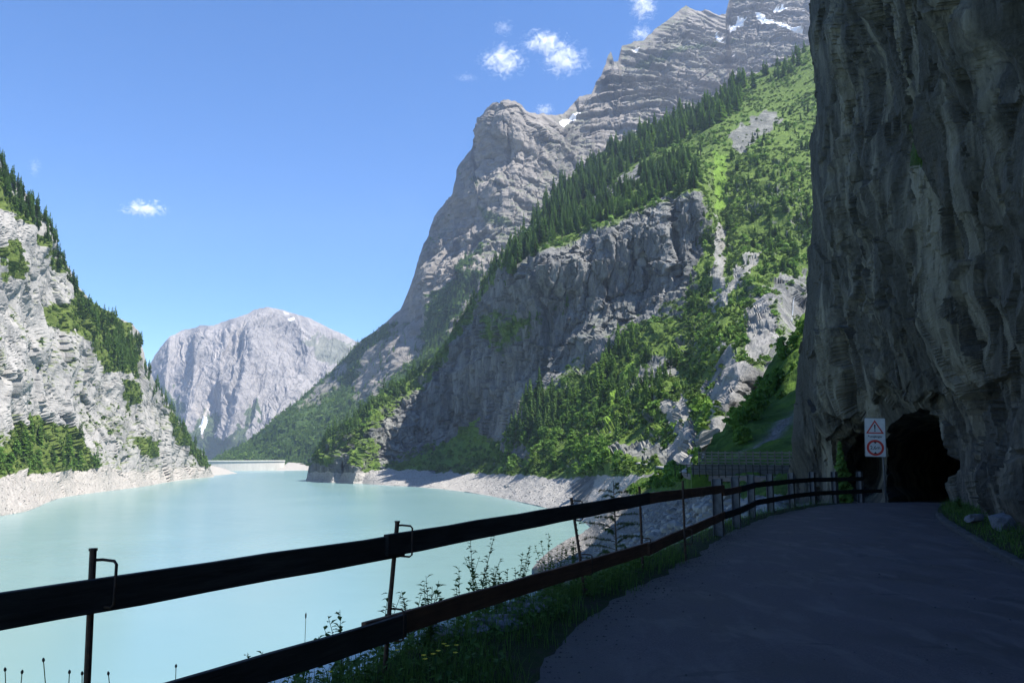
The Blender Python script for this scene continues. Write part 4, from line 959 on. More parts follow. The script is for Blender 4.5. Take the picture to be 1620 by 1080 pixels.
for i in range(46):
    f = rs.random(); y = 7.25 + 1.55 * f + rs.gauss(0, .12); k = int(np.argmin(np.abs(Lp[:, 1] - y))); s = .92 + rs.gauss(0, .14) - .12 * f
    p = verge_at(k, s); sz = rs.uniform(.04, .12)
    stone((p[0], p[1], p[2] + .03 + .04 * rs.random()), sz * rs.uniform(1, 1.8), sz, sz * rs.uniform(.3, .55), i * 7 + 3, M['slate'], 'loose grey slate piece in the pile on the verge', 'slate pieces on the verge')
for i, (x, y, s) in enumerate([(9.9, 16.2, .42), (10.4, 16.6, .3), (9.6, 16.9, .22), (10.9, 15.9, .5)]):
    stone((x, y, .3), s, s * .8, s * .6, 300 + i, M['slate'], ['pale block fallen at the foot of the rock wall', 'second block leaning on the rock wall foot', 'small stone in the grass before the rock wall', 'large block half under the rock wall'][i], 'fallen stones by the rock wall')
# grit and dry leaves on the lane margins
rg = np.random.default_rng(31); n_ = 2600; kq = rg.choice(np.where((Lp[:, 1] > 3.5) & (Lp[:, 1] < 24))[0], n_); fr = np.where(rg.random(n_) < .7, np.abs(rg.normal(0, .05, n_)), 1 - np.abs(rg.normal(0, .03, n_)))
fr = np.where(rg.random(n_) < .16, rg.random(n_), fr); pp = Lp[kq] * (1 - fr)[:, None] + Rp[kq] * fr[:, None]; zz_ = .05 * (1 - (2 * fr - 1) ** 2) + .006; sz = rg.uniform(.003, .012, n_) * rg.uniform(.5, 1.3, n_)
tet = np.array([(-1, -.7, 0), (1, -.6, 0), (.1, 1, 0), (0, 0, .9), (.5, .5, .5)]); an_ = rg.uniform(0, 6.28, n_); X_ = tet[None, :, 0] * np.cos(an_)[:, None] - tet[None, :, 1] * np.sin(an_)[:, None]; Y_ = tet[None, :, 0] * np.sin(an_)[:, None] + tet[None, :, 1] * np.cos(an_)[:, None]
Vg = np.stack([X_, Y_, np.broadcast_to(tet[None, :, 2], X_.shape)], -1) * sz[:, None, None] + np.concatenate([pp, zz_[:, None]], 1)[:, None]
tag(link('road_gravel', mesh_np('road_gravel', Vg.reshape(-1, 3), ((np.arange(n_) * 5)[:, None, None] + np.array([[0, 1, 3], [1, 4, 3], [1, 2, 4], [2, 3, 4], [2, 0, 3]])[None]).reshape(-1, 3)), M['kerb']), 'loose grit strewn along the margins of the lane', 'gravel', kind='stuff')
t = NT('road_litter'); M['dry'] = t.pbr((.20, .14, .08), .9); rs = random.Random(3)
# larch sapling behind the fence
def larch(base, h, seed):
    r = random.Random(seed); root = empty('larch_sapling', base); tr = MB(); ne = MB()
    tr.tube([(0, 0, 0), (.03, 0, h * .5), (.0, .02, h)], [.028, .018, .004], 7)
    for k in range(46):
        f = .14 + .84 * k / 46; a = k * 2.4 + r.uniform(-.3, .3); L = (1 - f) ** .7 * 1.0 * r.uniform(.7, 1.15) + .10; z0 = h * f
        pts = [Vector((math.cos(a) * L * q / 5, math.sin(a) * L * q / 5, z0 + .12 * L * math.sin(q / 5 * 2.2) + r.uniform(-.015, .015))) for q in range(6)]
        tr.tube(pts, [.008 * (1 - .8 * q / 5) for q in range(6)], 5, False)
        for q in range(int(L * 75) + 6):
            g = r.uniform(.12, 1.0); i = min(4, int(g * 5)); p = pts[i].lerp(pts[i + 1], g * 5 - i)
            for z in range(7):
                d = Vector((r.gauss(0, 1), r.gauss(0, 1), r.gauss(.25, 1))).normalized(); s = d.cross(Vector((.3, .2, 1))).normalized() * .0045; e = p + d * r.uniform(.028, .055)
                ne.add([p - s, p + s, e], [(0, 1, 2)])
    tr.build('trunk', M['bark'], root); ne.build('crown', M['needle'], root); tag(root, 'young larch with fine dark twigs just behind the fence rods', 'sapling')
larch((1.62, 12.9, -1.15), 2.35, 3)
# ================================================================== trees and scrub on the slopes
M['conifer'] = leaf_mat('conifer_needles', (.040, .088, .020), (.12, .21, .045), .36, .3)
M['conifer_bright'] = leaf_mat('bright_conifer', (.055, .12, .018), (.16, .27, .045), .4, .3)
M['broadleaf'] = leaf_mat('broadleaf', (.055, .125, .020), (.165, .29, .05), .40, .3)
M['scrub'] = leaf_mat('dwarf_pine_scrub', (.028, .062, .012), (.145, .24, .040), .34, .12)
def spruce(seed, nw, nb, width=.17, low=.05):
    r = np.random.default_rng(seed); V = []; T = []; Q = []
    for i in range(nw):
        z = low + (.97 - low) * (i / (nw - 1)) ** .92; R_ = width * (1 - z) ** .8 * r.uniform(.72, 1.2) + .008
        n = max(3, int(round(nb * (.45 + .55 * (1 - z))))); a0 = r.uniform(0, 6.28)
        for k in range(n):
            a = a0 + 6.283 * k / n + r.normal(0, .22); L = R_ * r.uniform(.65, 1.2); c, s = np.cos(a), np.sin(a); w = L * r.uniform(.28, .42) + .006; zz = z + r.normal(0, .012); dr = .30 * L + .012
            b = len(V)
            V += [(0, 0, zz + .018), (c * L * .55 - s * w, s * L * .55 + c * w, zz - dr * .25), (c * L, s * L, zz - dr), (c * L * .55 + s * w, s * L * .55 - c * w, zz - dr * .25), (c * L * .5, s * L * .5, zz - .045 - .3 * L)]
            Q.append((b, b + 1, b + 2, b + 3)); T.append((b, b + 4, b + 2))
    b = len(V); V += [(-.008, 0, .92), (.008, 0, .92), (0, 0, 1.0)]; T.append((b, b + 1, b + 2))
    return np.array(V), np.array(Q), np.array(T)
def blob(seed, nl, nq, h=1.0, w=.5, q=.09, base=.12, cone=0.0):
    """leafy crown of loose clumps: nl lobes, nq leaf patches each"""
    r = np.random.default_rng(seed); V = []; Q = []
    for l in range(nl):
        f = (l + .5) / nl; z = base + (h - base) * (.12 + .76 * f); rad = w * (np.sin(np.pi * min(.95, .2 + .75 * (f if cone == 0 else f * .8 + .3))) if cone == 0 else (1 - f) ** .7 + .15) * .62
        a = l * 2.4 + r.normal(0, .4); cx, cy = np.cos(a) * rad * r.uniform(.3, 1), np.sin(a) * rad * r.uniform(.3, 1); lr = w * r.uniform(.32, .55) * (1 - .35 * f)
        for k in range(nq):
            d = r.normal(size=3); d /= np.linalg.norm(d); d[2] = abs(d[2]) * .9 - .25; p = np.array([cx, cy, z]) + d * lr * r.uniform(.45, 1.08)
            n = d + r.normal(0, .5, 3); n /= np.linalg.norm(n); t1 = np.cross(n, r.normal(size=3)); t1 /= np.linalg.norm(t1); t2 = np.cross(n, t1); s = q * r.uniform(.5, 1.25)
            b = len(V); V += [p - t1 * s, p - t2 * s * .6, p + t1 * s, p + t2 * s * .6]; Q.append((b, b + 1, b + 2, b + 3))
    return np.array(V), np.array(Q), np.zeros((0, 3), int)
def trunk_np(r0, h, n=6):
    V = []; Q = []
    for k, (z, r) in enumerate(((-.06, r0 * 1.3), (h * .5, r0 * .7), (h, r0 * .15))):
        for j in range(n): V.append((r * math.cos(6.2832 * j / n), r * math.sin(6.2832 * j / n), z))
    for k in range(2):
        for j in range(n): Q.append((k * n + j, k * n + (j + 1) % n, (k + 1) * n + (j + 1) % n, (k + 1) * n + j))
    return np.array(V), np.array(Q)
def me_of(name, tpl, mat):
    V, Q, T = tpl; me = mesh_np(name, V, [Q, T] if len(T) else [Q], {'tint': np.random.default_rng(len(V)).uniform(0, .25, len(V))}); me.materials.append(mat); return me
CROWN = [me_of('crown', spruce(100 + k, [19, 17, 22, 14, 19, 13, 24][k], [9, 8, 9, 6, 9, 5, 8][k], [.15, .18, .20, .13, .16, .11, .17][k], [.06, .12, .04, .22, .08, .30, .05][k]), M['conifer']) for k in range(7)]
CROWN_B = [me_of('crown', spruce(120 + k, 17, 9, [.19, .21, .18][k], .05), M['conifer_bright']) for k in range(3)]
CROWN_L = [me_of('crown', blob(140 + k, 11, 46, 1, .36, .075, .10), M['broadleaf']) for k in range(4)]
SHRUB = [me_of('foliage', blob(160 + k, 8, 40, 1, .62, .115, .0), M['broadleaf']) for k in range(4)]
_tv, _tq = trunk_np(.012, .93); TRUNK = mesh_np('trunk', _tv, _tq); TRUNK.materials.append(M['bark'])
_tv, _tq = trunk_np(.022, .8); TRUNK_L = mesh_np('trunk', _tv, _tq); TRUNK_L.materials.append(M['bark'])
LOD = [spruce(200 + k, 10, 6, .19, .04) for k in range(4)]
LODS = [blob(220 + k, 5, 9, 1, .75, .26, .0) for k in range(5)]
LODM = [spruce(240 + k, 13, 7, .17, .05) for k in range(4)]
def merged(name, tpls, pos, h, wid, mat, label, cat, seed=1, tints=None):
    r = np.random.default_rng(seed); Vs = []; Qs = []; Ts = []; At = []; off = 0; which = r.integers(0, len(tpls), len(pos))
    for k, (V, Q, T) in enumerate(tpls):
        m = which == k; p = pos[m]; n = len(p)
        if not n: continue
        a = r.uniform(0, 6.283, n); c, s = np.cos(a), np.sin(a); hh = h[m][:, None]; ww = wid[m][:, None]
        X = (V[None, :, 0] * c[:, None] - V[None, :, 1] * s[:, None]) * ww; Y = (V[None, :, 0] * s[:, None] + V[None, :, 1] * c[:, None]) * ww
        W_ = np.stack([X + p[:, None, 0], Y + p[:, None, 1], V[None, :, 2] * hh + p[:, None, 2]], -1); Vs.append(W_.reshape(-1, 3))
        o = off + (np.arange(n) * len(V))[:, None, None]
        Qs.append((o + Q[None]).reshape(-1, 4));
        if len(T): Ts.append((o + T[None]).reshape(-1, 3))
        tt = r.uniform(0, 1, n) if tints is None else tints[m]
        At.append(np.repeat(tt, len(V))); off += n * len(V)
    me = mesh_np(name, np.concatenate(Vs), [np.concatenate(Qs)] + ([np.concatenate(Ts)] if Ts else []), {'tint': np.concatenate(At)})
    o = link(name, me, mat); tag(o, label, cat, kind='stuff'); return o
def pick(S, poly, n, seed, need=None, tries=40):
    """random points of a sheet whose picture position lies in an outline, evenly spread"""
    r = np.random.default_rng(seed); P = np.array(poly, float); x0, y0 = P.min(0); x1, y1 = P.max(0); out = []
    while len(out) < n and tries > 0:
        tries -= 1
        x = r.uniform(x0, x1, n * 2); y = r.uniform(y0, y1, n * 2); ok = inpoly(x, y, poly); x, y = x[ok], y[ok]
        j = np.clip(np.round((x - S.PX[0, 0]) / (S.PX[0, -1] - S.PX[0, 0]) * (S.PX.shape[1] - 1)).astype(int), 0, S.PX.shape[1] - 1)
        b, tp = S.PY[0, j], S.PY[-1, j]; f = (y - b) / (tp - b); ok = (f >= 0) & (f <= 1.0); j, f = j[ok], f[ok]
        i = np.round(f * (S.PX.shape[0] - 1)).astype(int)
        for a, c in zip(i, j):
            if need is None or S.m['veg'][a, c] > need or r.random() < .12: out.append((a, c))
    out = np.array(out[:n]); return S.P[out[:, 0], out[:, 1]]
def band(fn, x0, x1, thick, step=12):
    xs = np.arange(x0, x1 + 1, step); return [(float(x), float(fn(x)) - 1) for x in xs] + [(float(x), float(fn(x)) + thick) for x in xs[::-1]]
cand = []     # (position, height, crowns, label, group)
def conifers(S, poly, n, h0, h1, seed, crowns, label, group, need=None):
    p = pick(S, poly, n, seed, need); r = np.random.default_rng(seed + 1)
    for q in p: cand.append((q, r.uniform(h0, h1) * r.choice([.5, .68, .85, 1, 1, 1.12]), crowns, label, group))
conifers(MT, band(mt_top, 800, 1010, 60), 330, 22, 36, 1, CROWN, 'conifer in the dense dark stand climbing the ridge above the streaked cliff', 'conifers on the ridge above the streaked cliff')
conifers(MT, [(810, 395), (880, 350), (960, 300), (1050, 250), (1110, 240), (1110, 300), (1050, 312), (960, 355), (880, 382)], 330, 16, 28, 3, CROWN, 'conifer scattered between ledges just over the streaked cliff brink', 'conifers over the cliff brink', .3)
conifers(MT, band(mt_top, 1010, 1185, 46), 260, 24, 38, 5, CROWN_B, 'bright green conifer on the upper skyline below the banded summit', 'bright conifers on the upper skyline')
conifers(MT, band(mt_top, 1190, 1282, 30), 24, 24, 34, 7, CROWN_B, 'conifer on the highest slope beside the rock wall edge', 'conifers beside the rock wall edge')
conifers(MT, [(1140, 260), (1280, 150), (1280, 440), (1200, 440), (1150, 420)], 120, 10, 20, 9, CROWN_B, 'lone conifer dotted over the bright scrub slope right of the gully', 'conifers on the scrub slope')
conifers(MT, [(1085, 470), (1112, 340), (1128, 330), (1132, 440), (1110, 500), (1070, 540)], 26, 10, 17, 11, CROWN_B, 'conifer on the wooded rib beside the pale gully', 'conifers beside the pale gully')
conifers(MT, band(mt_top, 500, 700, 26), 110, 13, 20, 13, CROWN, 'dark conifer on the low promontory crest over the lake', 'conifers on the promontory crest')
conifers(MT, band(mt_top, 700, 800, 18), 50, 14, 21, 15, CROWN, 'conifer on the narrow edge where cliff meets the tower mountain', 'conifers on the cliff edge')
conifers(MT, [(800, 690), (830, 650), (870, 620), (890, 640), (880, 690), (820, 705)], 80, 18, 27, 17, CROWN, 'tall conifer in the grove at the foot of the streaked cliff', 'conifers in the grove under the cliff')
conifers(MT, [(890, 640), (950, 570), (1000, 515), (1012, 540), (985, 590), (940, 650), (900, 680)], 62, 16, 26, 19, CROWN_B, 'tall conifer on the steep meadow edge under the streaked cliff', 'conifers on the steep meadow edge')
conifers(MT, [(940, 660), (1010, 570), (1080, 560), (1050, 640), (1000, 690), (940, 710)], 75, 12, 19, 21, CROWN_B, 'conifer in the sunny wood above the shore bushes', 'conifers in the sunny wood')
conifers(MT, [(1075, 620), (1150, 520), (1190, 480), (1200, 500), (1140, 560), (1095, 640)], 22, 7, 12, 23, CROWN_B, 'small conifer on the scrubby spur above the pale crag', 'small conifers on the scrubby spur')
conifers(MT, [(790, 520), (900, 480), (900, 500), (800, 560)], 16, 12, 18, 25, CROWN, 'shaded conifer on a ledge across the streaked cliff', 'conifers on the cliff ledge')
conifers(LC, band(lc_top, -20, 110, 46), 190, 10, 17, 31, CROWN, 'dark conifer on the upper crest of the pale left cliff', 'conifers on the upper left crest')
conifers(LC, [(108, 446), (160, 502), (224, 535), (228, 575), (224, 600), (185, 585), (150, 530), (112, 465)], 240, 11, 19, 33, CROWN, 'dark conifer in the wedge of forest hanging on the pale left cliff', 'conifers in the left hanging wood')
conifers(LC, band(lc_top, 230, 336, 22), 90, 10, 17, 35, CROWN, 'conifer on the low tip of the pale left cliff towards the dam', 'conifers on the left cliff tip')
conifers(LC, [(8, 742), (30, 690), (110, 690), (150, 738), (100, 744)], 34, 15, 24, 37, CROWN_B, 'conifer in the dark clump standing at the foot of the pale cliff', 'conifers at the left cliff foot')
px_h = np.array([c[1] / c[0][1] for c in cand]); order = np.argsort(-px_h)
rt = random.Random(2)
def sharpen(items):
    """labels that tell the members of a group apart: by size and by the part of the stand they grow in"""
    out = {}; groups = {}
    for key, p, h, lb, gp in items: groups.setdefault(gp, []).append((key, p[0] / p[1], h, lb))
    for gp, it in groups.items():
        it.sort(key=lambda q: q[1]); n = len(it); hs = sorted(q[2] for q in it); tall = max(it, key=lambda q: q[2])[0]
        for k, (key, x, h, lb) in enumerate(it):
            if n > 2 and k == 0: out[key] = 'leftmost ' + lb
            elif n > 2 and k == n - 1: out[key] = 'rightmost ' + lb
            elif key == tall: out[key] = 'tallest ' + lb.replace('tall ', '')
            else: out[key] = ('short ' if h < hs[n // 3] else 'tall ' if h > hs[2 * n // 3] else 'mid-sized ') + lb.replace('tall ', '').replace('small ', '') + ', ' + ('left', 'middle', 'right')[min(2, 3 * k // n)] + ' part'
    return out
LBL = sharpen([(int(i), cand[i][0], cand[i][1], cand[i][3], cand[i][4]) for i in order[:300]])
for i in order[:300]:
    p, h, cr, lb, gp = cand[i]; lb = LBL[int(i)]
    w = h * rt.uniform(1.1, 1.6); big = h / p[1] * FPX > 30
    if big:
        o = empty('conifer', (p[0], p[1], p[2] - .4), rt.uniform(0, 6.28)); o.scale = (w, w, h)
        c = bpy.data.objects.new('crown', rt.choice(cr)); COL.objects.link(c); c.parent = o
        c = bpy.data.objects.new('trunk', TRUNK); COL.objects.link(c); c.parent = o
    else:
        o = link('conifer', rt.choice(cr)); o.location = (p[0], p[1], p[2] - .4); o.scale = (w, w, h); o.rotation_euler.z = rt.uniform(0, 6.28)
    tag(o, lb, 'tree', gp)
rest = [cand[i] for i in order[300:]]
rp = np.array([c[0] for c in rest]); rh = np.array([c[1] for c in rest])
merged('conifer_forest', LODM, rp - [0, 0, .4], rh, rh * np.random.default_rng(1).uniform(1.1, 1.6, len(rh)), M['conifer'], 'smaller conifers filling the woods on both sides of the lake', 'forest', 5)
# broad-leaved trees and bushes above the shore
bush = []
def bushes(S, poly, n, h0, h1, seed, kinds, label, group, cat='shrub'):
    p = pick(S, poly, n, seed); r = np.random.default_rng(seed + 1)
    for q in p: bush.append((q, r.uniform(h0, h1), kinds, label, group, cat))
bushes(MT, [(620, 742), (700, 722), (770, 712), (800, 730), (700, 745), (640, 747)], 45, 5, 8, 51, SHRUB, 'light green bush in the row above the grey shore', 'bushes in the shore row')
bushes(MT, [(770, 712), (860, 690), (920, 700), (985, 728), (985, 750), (900, 752), (800, 748)], 60, 7, 12, 53, SHRUB, 'tall leafy bush in the thicket above the shore stones', 'bushes in the shore thicket')
bushes(MT, [(840, 700), (900, 660), (960, 690), (940, 730), (860, 720)], 16, 9, 14, 55, CROWN_L, 'rounded broad-leaved tree behind the shore thicket', 'broad-leaved trees behind the thicket', 'tree')
bushes(MT, [(900, 610), (930, 590), (990, 630), (1000, 680), (950, 690), (920, 660)], 14, 7, 11, 57, CROWN_L, 'broad-leaved tree on the steep sunny meadow', 'broad-leaved trees on the sunny meadow', 'tree')
bushes(LC, [(0, 752), (0, 720), (60, 715), (150, 735), (165, 742), (100, 748), (40, 746)], 30, 6, 12, 59, CROWN_L, 'leafy tree along the front of the clump at the pale cliff foot', 'leafy trees at the left cliff foot', 'tree')
bushes(BK, [(1000, 765), (1020, 752), (1060, 744), (1090, 742), (1075, 765), (1040, 775), (1000, 785)], 22, 2.2, 4.2, 61, SHRUB, 'bright bush on the bank below the far road', 'bushes on the bank below the far road')
bushes(SL, [(1150, 690), (1200, 620), (1260, 530), (1283, 500), (1283, 590), (1220, 640), (1165, 705)], 34, 2.5, 5, 63, SHRUB, 'bright bush on the upper rim of the shaded grass slope', 'bushes on the grass slope rim')
LBL = sharpen([(k, b[0], b[1], b[3], b[4]) for k, b in enumerate(bush)])
for k_, (p, h, kinds, lb, gp, ct) in enumerate(bush):
    lb = LBL[k_]
    tree = kinds is CROWN_L
    if tree and h / p[1] * FPX > 18:
        o = empty('broadleaf_tree', (p[0], p[1], p[2] - .2), rt.uniform(0, 6.28)); w = h * rt.uniform(.85, 1.25); o.scale = (w, w, h)
        for nm, me in (('crown', rt.choice(kinds)), ('trunk', TRUNK_L)):
            c = bpy.data.objects.new(nm, me); COL.objects.link(c); c.parent = o
    else:
        o = link('broadleaf_tree' if tree else 'shrub', rt.choice(kinds)); w = h * rt.uniform(.8, 1.3); o.location = (p[0], p[1], p[2] - .3); o.scale = (w, w, h); o.rotation_euler.z = rt.uniform(0, 6.28)
    tag(o, lb, ct, gp)
# scrub mats: too many to count
def scrub(S, n, seed, h0, h1, name, label, cond, wx=1.5, mat=None):
    r = np.random.default_rng(seed); w = np.clip(S.m['veg'], 0, 1) * cond(S); idx = r.choice(w.size, n, p=(w / w.sum()).ravel()); p = S.P.reshape(-1, 3)[idx]
    p = p + r.normal(0, .6, p.shape) * [1, 1, 0]
    h = r.uniform(h0, h1, n) * r.uniform(.6, 1, n)
    clump = np.clip(.5 + 1.1 * fbm(p / 26, 3), 0, .99)
    merged(name, LODS, p - [0, 0, .3], h, h * r.uniform(wx * .8, wx * 1.3, n), mat or M['scrub'], label, 'scrub', seed, np.clip(clump + r.normal(0, .12, n), 0, .99))
meadow = lambda S: 1 - .85 * zone(S.PX, S.PY, MT_MEADOW, 4)
area = lambda S: np.linalg.norm(np.cross(np.gradient(S.P, axis=0), np.gradient(S.P, axis=1)), axis=-1)
scrub(MT, 11000, 71, 1.6, 3.6, 'scrub', 'dense green dwarf scrub over ledges and slopes of the right mountainside', lambda S: (S.PX < 1300) * (S.PY < 752) * (1 - .92 * zone(S.PX, S.PY, MT_CLIFF, 4)) * (.06 + smooth(-.12, .10, fbm(S.P / 30, 4, off=60))) * meadow(S) * (1 - zone(S.PX, S.PY, MT_BARE[:1], 3)) * np.minimum(area(S), 20) ** .5)
scrub(MT, 1500, 77, 3.5, 7.5, 'bright_bushes', 'taller leafy bushes scattered over the green slopes of the right mountainside', lambda S: (S.PX < 1300) * (S.PY < 750) * meadow(S) * smooth(-.1, .2, fbm(S.P / 45, 3, off=80)) * (1 - zone(S.PX, S.PY, MT_CLIFF, 4)) * np.minimum(area(S), 20) ** .5, 1.1, M['broadleaf'])
scrub(LC, 3200, 73, 1.4, 3.2, 'ledge_scrub', 'tufts of scrub on the ledges of the pale left cliff', lambda S: (S.PX > -40) * 1.0 * (S.PY < 752))
scrub(MS, 3600, 75, 4, 9, 'mountain_scrub', 'green patches of scrub on the flanks of the tower mountain', lambda S: (S.PX < 800) * (S.PX < 1290) * 1.0)
pf = pick(MS, [(335, 735), (350, 716), (400, 690), (440, 656), (520, 586), (565, 541), (625, 505), (660, 545), (690, 480), (720, 440), (762, 385), (770, 430), (720, 540), (700, 640), (600, 720), (495, 738)], 2600, 81, .5)
hf = np.random.default_rng(82).uniform(13, 22, len(pf))
merged('distant_forest', LOD, pf, hf, hf * 1.15, M['conifer'], 'far conifer forest covering the lower slope behind the dam', 'forest', 83)
# loose stones on the drawn-down shores
def rubble(S, n, seed, cond, r0, r1, mat, label):
    ic = bmesh.new(); bmesh.ops.create_icosphere(ic, subdivisions=1, radius=1); V = np.array([v.co for v in ic.verts]); T = np.array([[v.index for v in f.verts] for f in ic.faces]); ic.free()
    r = np.random.default_rng(seed); w = np.clip(S.m['scree'], 0, 1) * cond(S); idx = r.choice(w.size, n, p=(w / w.sum()).ravel()); p = S.P.reshape(-1, 3)[idx]; sz = r0 + (r1 - r0) * r.random(n) ** 3
    tpl = []
    for k in range(4):
        Vk = V * (1 + .3 * perlin(V * 1.1 + k * 7.7)[:, None]) * np.array([1.2, .9, .7]); tpl.append((Vk, np.zeros((0, 4), int), T))
    Vs = []; Ts = []; off = 0; which = r.integers(0, 4, n)
    for k in range(4):
        q = p[which == k]; s = sz[which == k][:, None, None]; a = r.uniform(0, 6.28, len(q))[:, None]; Vk = tpl[k][0]
        X = Vk[None, :, 0] * np.cos(a) - Vk[None, :, 1] * np.sin(a); Y = Vk[None, :, 0] * np.sin(a) + Vk[None, :, 1] * np.cos(a)
        Vs.append((np.stack([X, Y, np.broadcast_to(Vk[None, :, 2], X.shape)], -1) * s + q[:, None]).reshape(-1, 3)); Ts.append((off + (np.arange(len(q)) * len(Vk))[:, None, None] + T[None]).reshape(-1, 3)); off += len(q) * len(Vk)
    o = link('shore_rubble', mesh_np('shore_rubble', np.concatenate(Vs), [np.concatenate(Ts)]), mat); tag(o, label, 'rubble', kind='stuff')
t = NT('shore_stone'); sn = t.noise(None, .35, 4, .6); M['shore_stone'] = t.pbr(t.ramp(sn, [(.3, (.11, .105, .10)), (.7, (.30, .29, .27))]), .95)
rubble(MT, 3200, 91, lambda S: (S.PY > 745) * (S.PX < 1010) * (S.PY < mt_base(S.PX) - 1), .12, .8, M['shore_stone'], 'grey stones strewn over the drawn-down shore on the right')
rubble(LC, 1300, 92, lambda S: (S.PY > 735) * (S.PX > -30) * (S.PX < 330) * (S.PY < lc_base(S.PX) - 1), .12, .8, M['shore_stone'], 'pale stones strewn over the drawn-down shore on the left')
rubble(BK, 2600, 93, lambda S: (S.PY < 890) * (S.PX < 1240) * 1.0, .06, .7, M['shore_stone'], 'stones strewn over the near bank below the fence')
# ================================================================== dam
def concrete(name, a, b, vs=.03):
    t = NT(name); n1 = t.noise(t.mapped((1, 1, .25)), vs * 3, 8, .65); n2 = t.noise(None, vs, 4)
    return t.pbr(t.mix(t.ramp(n2, [(.4, 0.), (.6, .5)]), t.ramp(n1, [(.3, a), (.7, b)]), a), .9)
M['dam'] = concrete('dam_concrete', (.40, .375, .335), (.55, .515, .46)); M['dam_top'] = concrete('dam_crest_concrete', (.5, .475, .43), (.6, .57, .52))
dam = empty('dam', (-640, 1850, -12)); tag(dam, 'long pale concrete dam wall at the far end of the lake', 'dam')
def arc(z0, z1, r0, r1, a0, a1, n=40):
    # centre of curvature lies downstream, the wall bulges towards the lake
    m = MB(); c = (-760, 2137); vs = []; fs = []
    for k in range(n + 1):
        a = math.radians(a0 + (a1 - a0) * k / n)
        for r, z in ((r1, z0), (r1, z1), (r0, z1), (r0, z0)): vs.append((c[0] + r * math.sin(a), c[1] - r * math.cos(a), z))
    for k in range(n):
        for j in range(4): fs.append((k * 4 + j, k * 4 + (j + 1) % 4, k * 4 + 4 + (j + 1) % 4, k * 4 + 4 + j))
    fs += [(0, 1, 2, 3), (n * 4 + 3, n * 4 + 2, n * 4 + 1, n * 4)]; m.add(vs, fs); return m
child(arc(-60, -12.2, 285, 300, -20, 46), 'wall', M['dam'], dam)
child(arc(-12.2, -10.0, 286, 302, -20, 46), 'crest', M['dam_top'], dam)
jm = MB()
for k in range(14):
    a = math.radians(-14 + 4.4 * k); r = 300.12; jm.add([(-760 + (r) * math.sin(a + e * .0012), 2137 - r * math.cos(a + e * .0012), z) for e, z in ((-1, -40), (1, -40), (1, -12.3), (-1, -12.3))], [(0, 1, 2, 3)])
t = NT('dam_joint_concrete'); M['joint'] = t.pbr((.48, .45, .40), .9); child(jm, 'block_joints', M['joint'], dam)  # thin strips between the dam blocks, in their own concrete tone
# pale shore fans at both dam ends
def fan(name, line, label, seed):
    """line of (px, py_water, py_top, d_water, depth behind)"""
    n = 50; m = 14; q = np.array(line, float); x = np.linspace(q[0, 0], q[-1, 0], n); b = np.interp(x, q[:, 0], q[:, 1]); tp = np.interp(x, q[:, 0], q[:, 2]); dw = np.array([dwater(a, c) for a, c in zip(x, b)]); dd = np.interp(x, q[:, 0], q[:, 3])
    G = np.stack([at(x, b + (tp - b) * f, dw + dd * f) for f in np.linspace(0, 1, m)]); G[..., 2] += fbm(G / 12, 3) * 1.2; G[0, :, 2] -= 4
    bk = G[-1:].copy(); bk[..., 2] -= 25; bk[..., 1] += 30; G = np.concatenate([G, bk])
    o = grid_mesh(name, G, M['scree']); tag(o, label, 'shore', kind='structure')
t = NT('pale_scree'); sn = t.noise(None, .3, 7, .7); M['scree'] = t.pbr(t.ramp(sn, [(.3, (.21, .195, .175)), (.7, (.34, .32, .29))]), .95)
fan('shore', [(300, 756, 738, 60), (335, 752.2, 736, 60), (350, 751, 739, 60), (365, 749.5, 745, 40), (376, 748.5, 748.3, 8)], 'pale gravel spit below the left end of the dam', 1)
fan('shore', [(437, 744.3, 744, 8), (446, 744, 738, 60), (456, 743.8, 731, 90), (475, 743.6, 732, 90), (500, 743.5, 734, 90), (530, 743.5, 735, 90)], 'grey gravel shore at the right end of the dam', 2)

# ================================================================== terrace with snow fence beside the tunnel rock
def rail_fence(name, label, a, b, z0, z1, n, rails, mat, pw=.09, rh=.10):
    a = Vector(a); b = Vector(b); root = empty(name, a); tag(root, label, 'fence'); d = b - a; an = math.atan2(d.y, d.x); Mz = Matrix.Rotation(an, 3, 'Z'); fr = Mz @ Vector((0, -1, 0))
    if fr.y > 0: fr = -fr
    for k in range(n + 1):
        p = a + d * (k / n); h = z1 - z0
        child(MB().box((p.x, p.y, p.z + h / 2 - .2), (pw, pw, h + .4), Mz), 'post', mat, root)
    for z in rails:
        m = MB(); m.box((a + d / 2) + fr * (pw / 2 + .03) + Vector((0, 0, z)), (d.length, .05, rh), Matrix(Mz) @ Matrix.Rotation(-math.atan2(d.z, d.to_2d().length), 3, 'Y')); child(m, 'rail', mat, root)
    return root
M['grey_wood'] = wood('grey_weathered_wood', (.10, .09, .075), (.20, .18, .15))
M['wallstone'] = rock_mat('masonry_wall_stone', (.13, .125, .115), (.08, .078, .075), (.03, .03, .03), (1, 1, 2.2), .9, snow=False, bump=.7, bdist=.12)
pA, pB = at(1106, 736, 104), at(1262, 738, 96)
rail_fence('snow_fence', 'high grey timber snow fence of many rails on the terrace', pA, pB, 0, 1.85, 14, [.12, .5, .88, 1.26, 1.64], M['grey_wood'], .14, .17)
